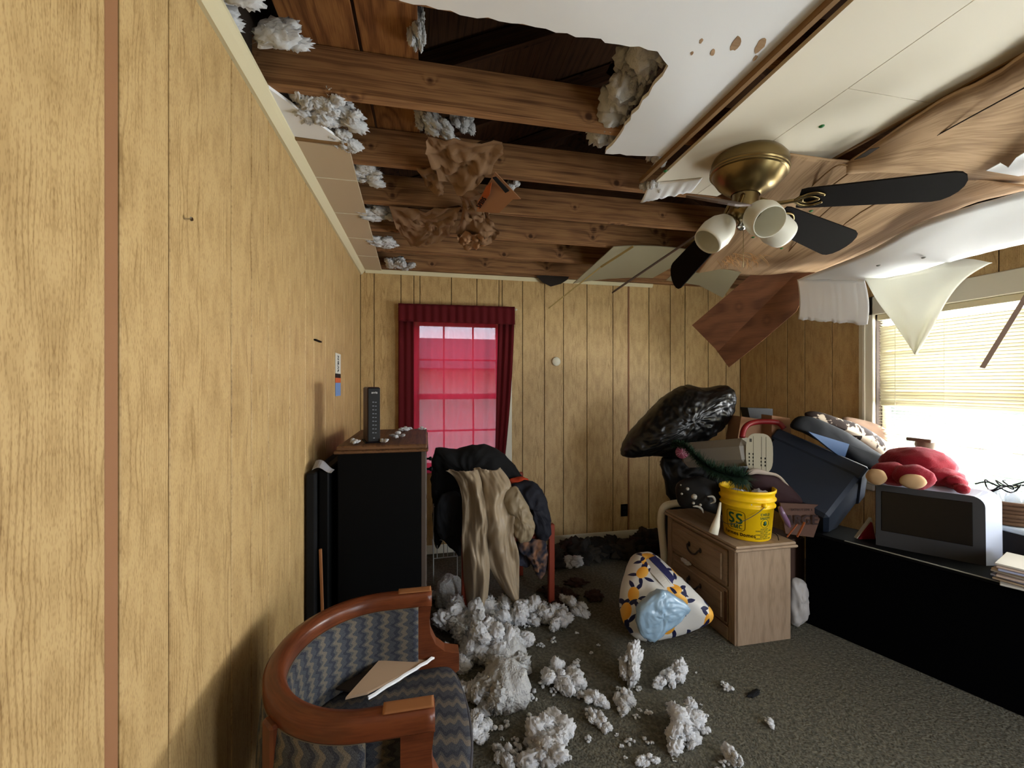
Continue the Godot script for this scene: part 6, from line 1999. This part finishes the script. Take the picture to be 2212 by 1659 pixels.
	O = Vector3(2.39, 1.039, -2.09)
	st = begin()
	slab3(st, [Vector3(2.268, 1.16, -2.115), Vector3(2.511, 1.084, -2.065), Vector3(2.48, 0.991, -2.071), Vector3(2.384, 1.064, -2.091)], 0.02)
	single("blue_folder", st, mat(Color(0.14, 0.26, 0.40), 0.5), "bright blue folder corner above the dark blue tote", "folder")
	# cushions by the window
	O = Vector3(2.693, 0.993, -2.221)
	st = begin(true)
	pillow(st, [Vector3(2.292, 1.175, -2.242), Vector3(2.339, 1.24, -2.233), Vector3(2.446, 1.225, -2.211), Vector3(2.634, 1.136, -2.172), Vector3(2.808, 1.018, -2.136), Vector3(2.938, 0.929, -2.109), Vector3(2.837, 0.885, -2.13), Vector3(2.692, 0.944, -2.16), Vector3(2.518, 1.056, -2.196), Vector3(2.373, 1.136, -2.226)], 0.06, 0.12, 0.006, 1.0, 2.0, 12, 5, 0.45)
	single("black_cushion", st, mat(Color(0.03, 0.032, 0.042), 0.9), "black cushion lying under the cow-print pillow", "cushion")
	O = Vector3(2.813, 1.076, -2.257)
	var hide := drawn_tex(256, 256, func(x, y):
		var v := noise.get_noise_2d(x * 150, y * 150 + 50) + 0.35 * noise.get_noise_2d(x * 900, y * 900)
		return Color(0.72, 0.66, 0.58).lerp(Color(0.16, 0.11, 0.085), smoothstep(0.0, 0.12, v)))
	st = begin(true)
	pillow(st, [Vector3(2.451, 1.258, -2.291), Vector3(2.519, 1.267, -2.277), Vector3(2.653, 1.224, -2.25), Vector3(2.773, 1.188, -2.225), Vector3(2.892, 1.118, -2.2), Vector3(2.996, 1.035, -2.179), Vector3(3.071, 0.959, -2.163), Vector3(3.035, 0.917, -2.171), Vector3(2.922, 0.959, -2.194), Vector3(2.803, 1.035, -2.219), Vector3(2.668, 1.127, -2.246), Vector3(2.549, 1.197, -2.271), Vector3(2.469, 1.224, -2.288)], 0.07, 0.12, 0.006, 1.0, 7.0, 14, 5, 0.5)
	single("cow_print_pillow", st, mat(Color.WHITE, 0.9, hide, Vector3(1.3, 1.3, 1)), "white pillow with brown cow-hide blotches sloping toward the window", "pillow")
	O = Vector3(3.178, 1.053, -2.356)
	st = begin(true)
	pillow(st, [Vector3(2.86, 1.203, -2.391), Vector3(2.987, 1.2, -2.364), Vector3(3.114, 1.154, -2.338), Vector3(3.193, 1.083, -2.322), Vector3(3.289, 1.041, -2.302), Vector3(3.4, 0.976, -2.279), Vector3(3.4, 0.862, -2.279), Vector3(3.209, 0.895, -2.318), Vector3(3.05, 1.025, -2.351)], 0.05, 0.05, 0.006, 1.0, 4.0, 12, 5, 0.45)
	single("tan_cushion", st, mat(Color(0.42, 0.33, 0.26), 0.9), "plain tan curved cushion behind the cow-print pillow against the window", "cushion")
	O = Vector3(3.002, 0.937, -1.983)
	t = thing("wooden_post", "short turned wooden post with a square cap before the bright blind", "post", O)
	st = begin()
	var cap := Vector3(2.964, 1.111, -1.961)
	bx(st, at(cap), Vector3(0.13, 0.02, 0.13), 0.004)
	part(t, "cap", st, mat(Color(0.40, 0.34, 0.27), 0.6))
	st = begin(true)
	lathe(st, [Vector2(0.045, -0.35), Vector2(0.045, -0.06), Vector2(0.052, -0.03), Vector2(0.048, -0.01)], 20, at(cap))
	part(t, "shaft", st, mat(Color(0.40, 0.34, 0.27), 0.6))


# ---------------------------------------------------------------- the black cabinet and what is on it
func right_side() -> void:
	var st: SurfaceTool
	var a := Vector3(2.255, 0, -2.115)
	var b := Vector3(2.68, 0, -0.95)
	var d := (b - a).normalized()
	var n := Vector3(-d.z, 0, d.x)
	if n.x > 0: n = -n
	var cx := Transform3D(Basis(d, Vector3.UP, d.cross(Vector3.UP)), (a + b) / 2)
	var back := 1.0 if cx.basis.z.dot(n) < 0 else -1.0
	O = (a + b) / 2
	var t := thing("black_cabinet", "long low black cabinet, its plain back towards the room, below the window", "cabinet", O)
	var len_ := a.distance_to(b)
	st = begin()
	bx(st, cx * at(Vector3(0, 0.272, back * 0.14)), Vector3(len_, 0.544, 0.28), 0.004)
	var ebony := mat(Color(0.008, 0.009, 0.013), 0.8)
	ebony.metallic_specular = 0.12
	part(t, "body", st, ebony)
	st = begin()
	bx(st, cx * at(Vector3(0, 0.553, back * 0.138)), Vector3(len_ + 0.01, 0.018, 0.29), 0.004)
	part(t, "top", st, M.black)
	st = begin()
	bx(st, cx * at(Vector3(0.10, 0.5635, back * -0.009)), Vector3(len_ - 0.20, 0.004, 0.010), 0.001)
	part(t, "pale_edge", st, mat(Color(0.50, 0.49, 0.45), 0.6), "pale worn edge strip")
	# television lying along the top
	var p := Vector3(2.433, 0.583, -1.846)
	var q := Vector3(2.673, 0.576, -1.521)
	var e1 := (q - p) * Vector3(1, 0, 1)
	var w := e1.length()
	e1 = e1.normalized()
	var lean := Vector3(0.10, 1, 0.02).normalized()
	var e2 := (lean - e1 * lean.dot(e1)).normalized()
	var e3 := e1.cross(e2)
	if e3.dot(Vector3(-1, 0, 1)) < 0: e3 = -e3
	var bs := Basis(e1, e2, e3)
	var mid := (p + q) / 2
	mid.y = 0.562
	O = mid
	t = thing("television", "old set with a dark screen and rounded silvery casing standing on the black cabinet", "television", O)
	var hh := 0.33
	var rr := 0.05
	var round_ := func(ww: float, h: float, r: float) -> PackedVector2Array:
		var poly := PackedVector2Array()
		for c in [[ww / 2 - r, h - r, 0.0], [-ww / 2 + r * 0.3, h - r * 0.3, PI / 2]]:
			var rad := r if c[2] == 0.0 else r * 0.3
			for k in 7: poly.append(Vector2(c[0], c[1]) + Vector2(cos(c[2] + k * PI / 12), sin(c[2] + k * PI / 12)) * rad)
		poly.append(Vector2(-ww / 2, 0.0))
		poly.append(Vector2(ww / 2, 0.0))
		return poly
	st = begin()
	var tv := Transform3D(bs, mid)
	if tv.basis.determinant() < 0: tv = Transform3D(Basis(-e1, e2, e3), mid)
	var flip := tv.basis.x.dot(e1) < 0
	var shape: PackedVector2Array = round_.call(w, hh, rr)
	if flip:
		for k in shape.size(): shape[k].x = -shape[k].x
	var grown := PackedVector2Array()
	for k in shape.size():
		var v := shape[k]
		var sx := (v.x if not flip else -v.x) / (w / 2)
		var dx := 0.062 * smoothstep(0.55, 1.0, sx)
		grown.append(v + Vector2(dx if not flip else -dx, 0.030 * smoothstep(0.4, 1.0, v.y / hh)))
	for k in shape.size():
		var k2 := (k + 1) % shape.size()
		var ring0 := [shape[k], shape[k2]]
		var ring1 := [grown[k], grown[k2]]
		var zs := [0.0, -0.06, -0.17]
		var a0: Vector3 = tv * Vector3(ring0[0].x, ring0[0].y, zs[0])
		var b0: Vector3 = tv * Vector3(ring0[1].x, ring0[1].y, zs[0])
		var a1: Vector3 = tv * Vector3(ring1[0].x, ring1[0].y, zs[1])
		var b1: Vector3 = tv * Vector3(ring1[1].x, ring1[1].y, zs[1])
		var a2: Vector3 = tv * Vector3(ring1[0].x, ring1[0].y, zs[2])
		var b2: Vector3 = tv * Vector3(ring1[1].x, ring1[1].y, zs[2])
		var outward := (Vector2(ring0[1] - ring0[0]).orthogonal() * -1.0).dot(ring0[0] - Vector2(0, hh / 2)) > 0
		for q4 in [[a0, b0, b1, a1], [a1, b1, b2, a2]]:
			if outward: quad(st, q4[0], q4[3], q4[2], q4[1])
			else: quad(st, q4[0], q4[1], q4[2], q4[3])
	slab(st, grown, 0.004, tv * at(Vector3(0, 0, -0.17)))
	part(t, "casing", st, mat(Color(0.72, 0.75, 0.82), 0.4))
	st = begin()
	slab(st, shape, 0.012, tv * at(Vector3(0, 0, 0.0)))
	part(t, "bezel", st, mat(Color(0.16, 0.16, 0.165), 0.6))
	st = begin()
	bx(st, tv * at(Vector3(-0.01 if not flip else 0.01, 0.19, 0.006)), Vector3(w * 0.84, 0.215, 0.006), 0.002)
	part(t, "screen", st, mat(Color(0.03, 0.03, 0.035), 0.25))
	# plush toy on top, soles towards the room
	var c := Vector3(2.573, 0.978, -1.735)
	O = c - Vector3(0, 0.10, 0)
	var fur := bumpy(tri_mat(mat(Color(0.46, 0.035, 0.095), 1.0), Vector3.ONE * 7), 0.12, 23, 0.7, 8.0)
	fur.rim_enabled = true
	fur.rim = 0.7
	var sole := mat(Color(0.62, 0.50, 0.36), 1.0)
	t = thing("plush_toy", "crimson plush toy lying face down on the television, tan soles showing", "plush toy", O)
	st = begin(true)
	lump(st, at(Vector3(2.681, 0.998, -1.815), Vector3(0, 0.4, -0.22)), Vector3(0.155, 0.095, 0.16), 1.0, 0.06, 1.2, 14)
	lump(st, at(Vector3(2.681, 0.949, -1.733), Vector3(0, 0.3, -0.3)), Vector3(0.12, 0.06, 0.12), 2.0, 0.06, 1.2, 12)
	part(t, "body", st, fur)
	for l in [[Vector3(2.45, 0.966, -1.781), Vector3(0.075, 0.062, 0.085), Vector3(2.287, 0.967, -1.733), Vector3(0.042, 0.043, 0.026), 0.9], [Vector3(2.45, 0.971, -1.679), Vector3(0.070, 0.062, 0.085), Vector3(2.37, 0.964, -1.624), Vector3(0.052, 0.038, 0.026), 0.0]]:
		st = begin(true)
		lump(st, at(l[0], Vector3(0, 0.5, 0)), l[1], 3.0, 0.06, 1.2, 10)
		var leg := part(t, "leg", st, fur)
		st = begin(true)
		lump(st, at(l[2], Vector3(0.2, -0.6 - l[4] * 0.3, 0)), l[3], 4.0, 0.04, 1, 8)
		part(leg, "sole", st, sole, "tan foot sole")
	for l in [[Vector3(2.659, 0.943, -1.636), Vector3(0.06, 0.035, 0.05)], [Vector3(2.621, 0.925, -1.582), Vector3(0.03, 0.025, 0.03)]]:
		st = begin(true)
		lump(st, at(l[0], Vector3(0, 0.3, -0.4)), l[1], 5.0, 0.06, 1.2, 8)
		part(t, "arm", st, fur)
	# red box with a white border peeping out
	O = Vector3(2.455, 0.561, -1.923)
	t = thing("red_box", "corner of a red box with a white border between tote and television", "box", O)
	st = begin()
	slab3(st, [Vector3(2.418, 0.556, -1.951), Vector3(2.507, 0.679, -1.933), Vector3(2.533, 0.545, -1.927)], 0.02)
	part(t, "white_border", st, mat(Color(0.66, 0.64, 0.58), 0.6))
	st = begin()
	slab3(st, [Vector3(2.424, 0.562, -1.934), Vector3(2.497, 0.657, -1.919), Vector3(2.517, 0.551, -1.915)], 0.012)
	part(t, "red_face", st, mat(Color(0.42, 0.03, 0.06), 0.5))
	# side table by the window with a wicker basket of wires and jars
	O = Vector3(2.93, 0, -1.67)
	t = thing("side_table", "pale edged small table below the window, under the wicker basket", "table", O)
	st = begin()
	bb(st, Vector3(2.82, 0.715, -1.95), Vector3(3.05, 0.74, -1.40), 0.006)
	part(t, "table_top", st, mat(Color(0.72, 0.76, 0.80), 0.4))
	st = begin()
	bb(st, Vector3(2.83, 0.60, -1.94), Vector3(3.04, 0.715, -1.41), 0.004)
	part(t, "apron", st, mat(Color(0.12, 0.10, 0.10), 0.7))
	for l in [[2.85, -1.92], [3.02, -1.92], [2.85, -1.43], [3.02, -1.43]]:
		st = begin()
		bb(st, Vector3(l[0] - 0.02, 0, l[1] - 0.02), Vector3(l[0] + 0.02, 0.60, l[1] + 0.02), 0.004, 1)
		part(t, "leg", st, mat(Color(0.12, 0.10, 0.10), 0.7))
	var bc := Vector3(2.94, 0.74, -1.60)
	O = bc
	t = thing("wicker_basket", "round brown wicker basket filled with glassware and cables before the blind", "basket", bc)
	for k in 6:
		st = begin(true)
		var ring := []
		for i in 48: ring.append(bc + Vector3(cos(TAU * i / 48) * (0.115 + 0.004 * k + 0.003 * sin(i * 6 + k * PI)), 0.012 + 0.02 * k, sin(TAU * i / 48) * (0.115 + 0.004 * k + 0.003 * sin(i * 6 + k * PI))))
		tube(st, ring, 0.011, 6, true)
		part(t, "wicker_band", st, mat(Color(0.30, 0.20, 0.12), 0.8))
	st = begin(true)
	lathe(st, [Vector2(0.0001, 0.0), Vector2(0.115, 0.002), Vector2(0.115, 0.008), Vector2(0.0001, 0.008)], 24, at(bc))
	part(t, "base", st, mat(Color(0.30, 0.20, 0.12), 0.8))
	var clear := mat(Color(0.85, 0.88, 0.9, 0.25), 0.05)
	clear.transparency = BaseMaterial3D.TRANSPARENCY_ALPHA
	for k in 4:
		var j := bc + Vector3(0.05 * cos(k * 1.7), 0.01, 0.05 * sin(k * 1.7))
		O = j
		st = begin(true)
		lathe(st, [Vector2(0.0001, 0), Vector2(0.035, 0.002), Vector2(0.038, 0.01), Vector2(0.036, 0.12), Vector2(0.028, 0.14), Vector2(0.028, 0.155), Vector2(0.025, 0.155), Vector2(0.025, 0.138), Vector2(0.033, 0.118), Vector2(0.035, 0.012), Vector2(0.0001, 0.008)], 20, at(j))
		single("glass_jar", st, clear, "clear glass jar packed with others in the wicker basket", "jar", "glass jars in the wicker basket")
	for k in 3:
		O = bc + Vector3(0, 0.16, 0)
		st = begin(true)
		var pts := []
		for i in 7: pts.append(bc + Vector3(-0.10 + 0.035 * i, 0.15 + 0.05 * absf(sin(i * 1.3 + k * 1.9)), 0.06 * sin(i * 1.1 + k * 2.4)))
		tube(st, smooth_line(pts), 0.0035, 6)
		single("cable", st, M.black, "loop of black cable lying on the jars in the wicker basket", "cable", "cables on the wicker basket")
	# stack of papers on the cabinet's near end
	var ps := Vector3(2.532, 0.566, -1.351)
	for k in 9:
		O = ps + Vector3(0.10, 0.005 + 0.010 * k, 0.08)
		st = begin()
		bx(st, Transform3D(Basis(Vector3.UP, -1.25 + rng.randf_range(-0.22, 0.22)), O), Vector3(0.31, 0.0085, 0.23), 0.002)
		single("paper_folder", st, mat([Color(0.72, 0.70, 0.66), Color(0.68, 0.60, 0.50), Color(0.60, 0.62, 0.72), Color(0.74, 0.66, 0.60)][k % 4], 0.8), ["lowest folder of the paper stack at the cabinet's near end", "second folder from the bottom of the paper stack on the cabinet", "third folder from the bottom of the paper stack on the cabinet", "fourth folder from the bottom of the paper stack on the cabinet", "middle folder of the paper stack on the cabinet", "fourth folder from the top of the paper stack on the cabinet", "third folder from the top of the paper stack on the cabinet", "second folder from the top of the paper stack on the cabinet", "topmost folder of the paper stack on the cabinet"][k], "folder", "folders stacked on the cabinet")
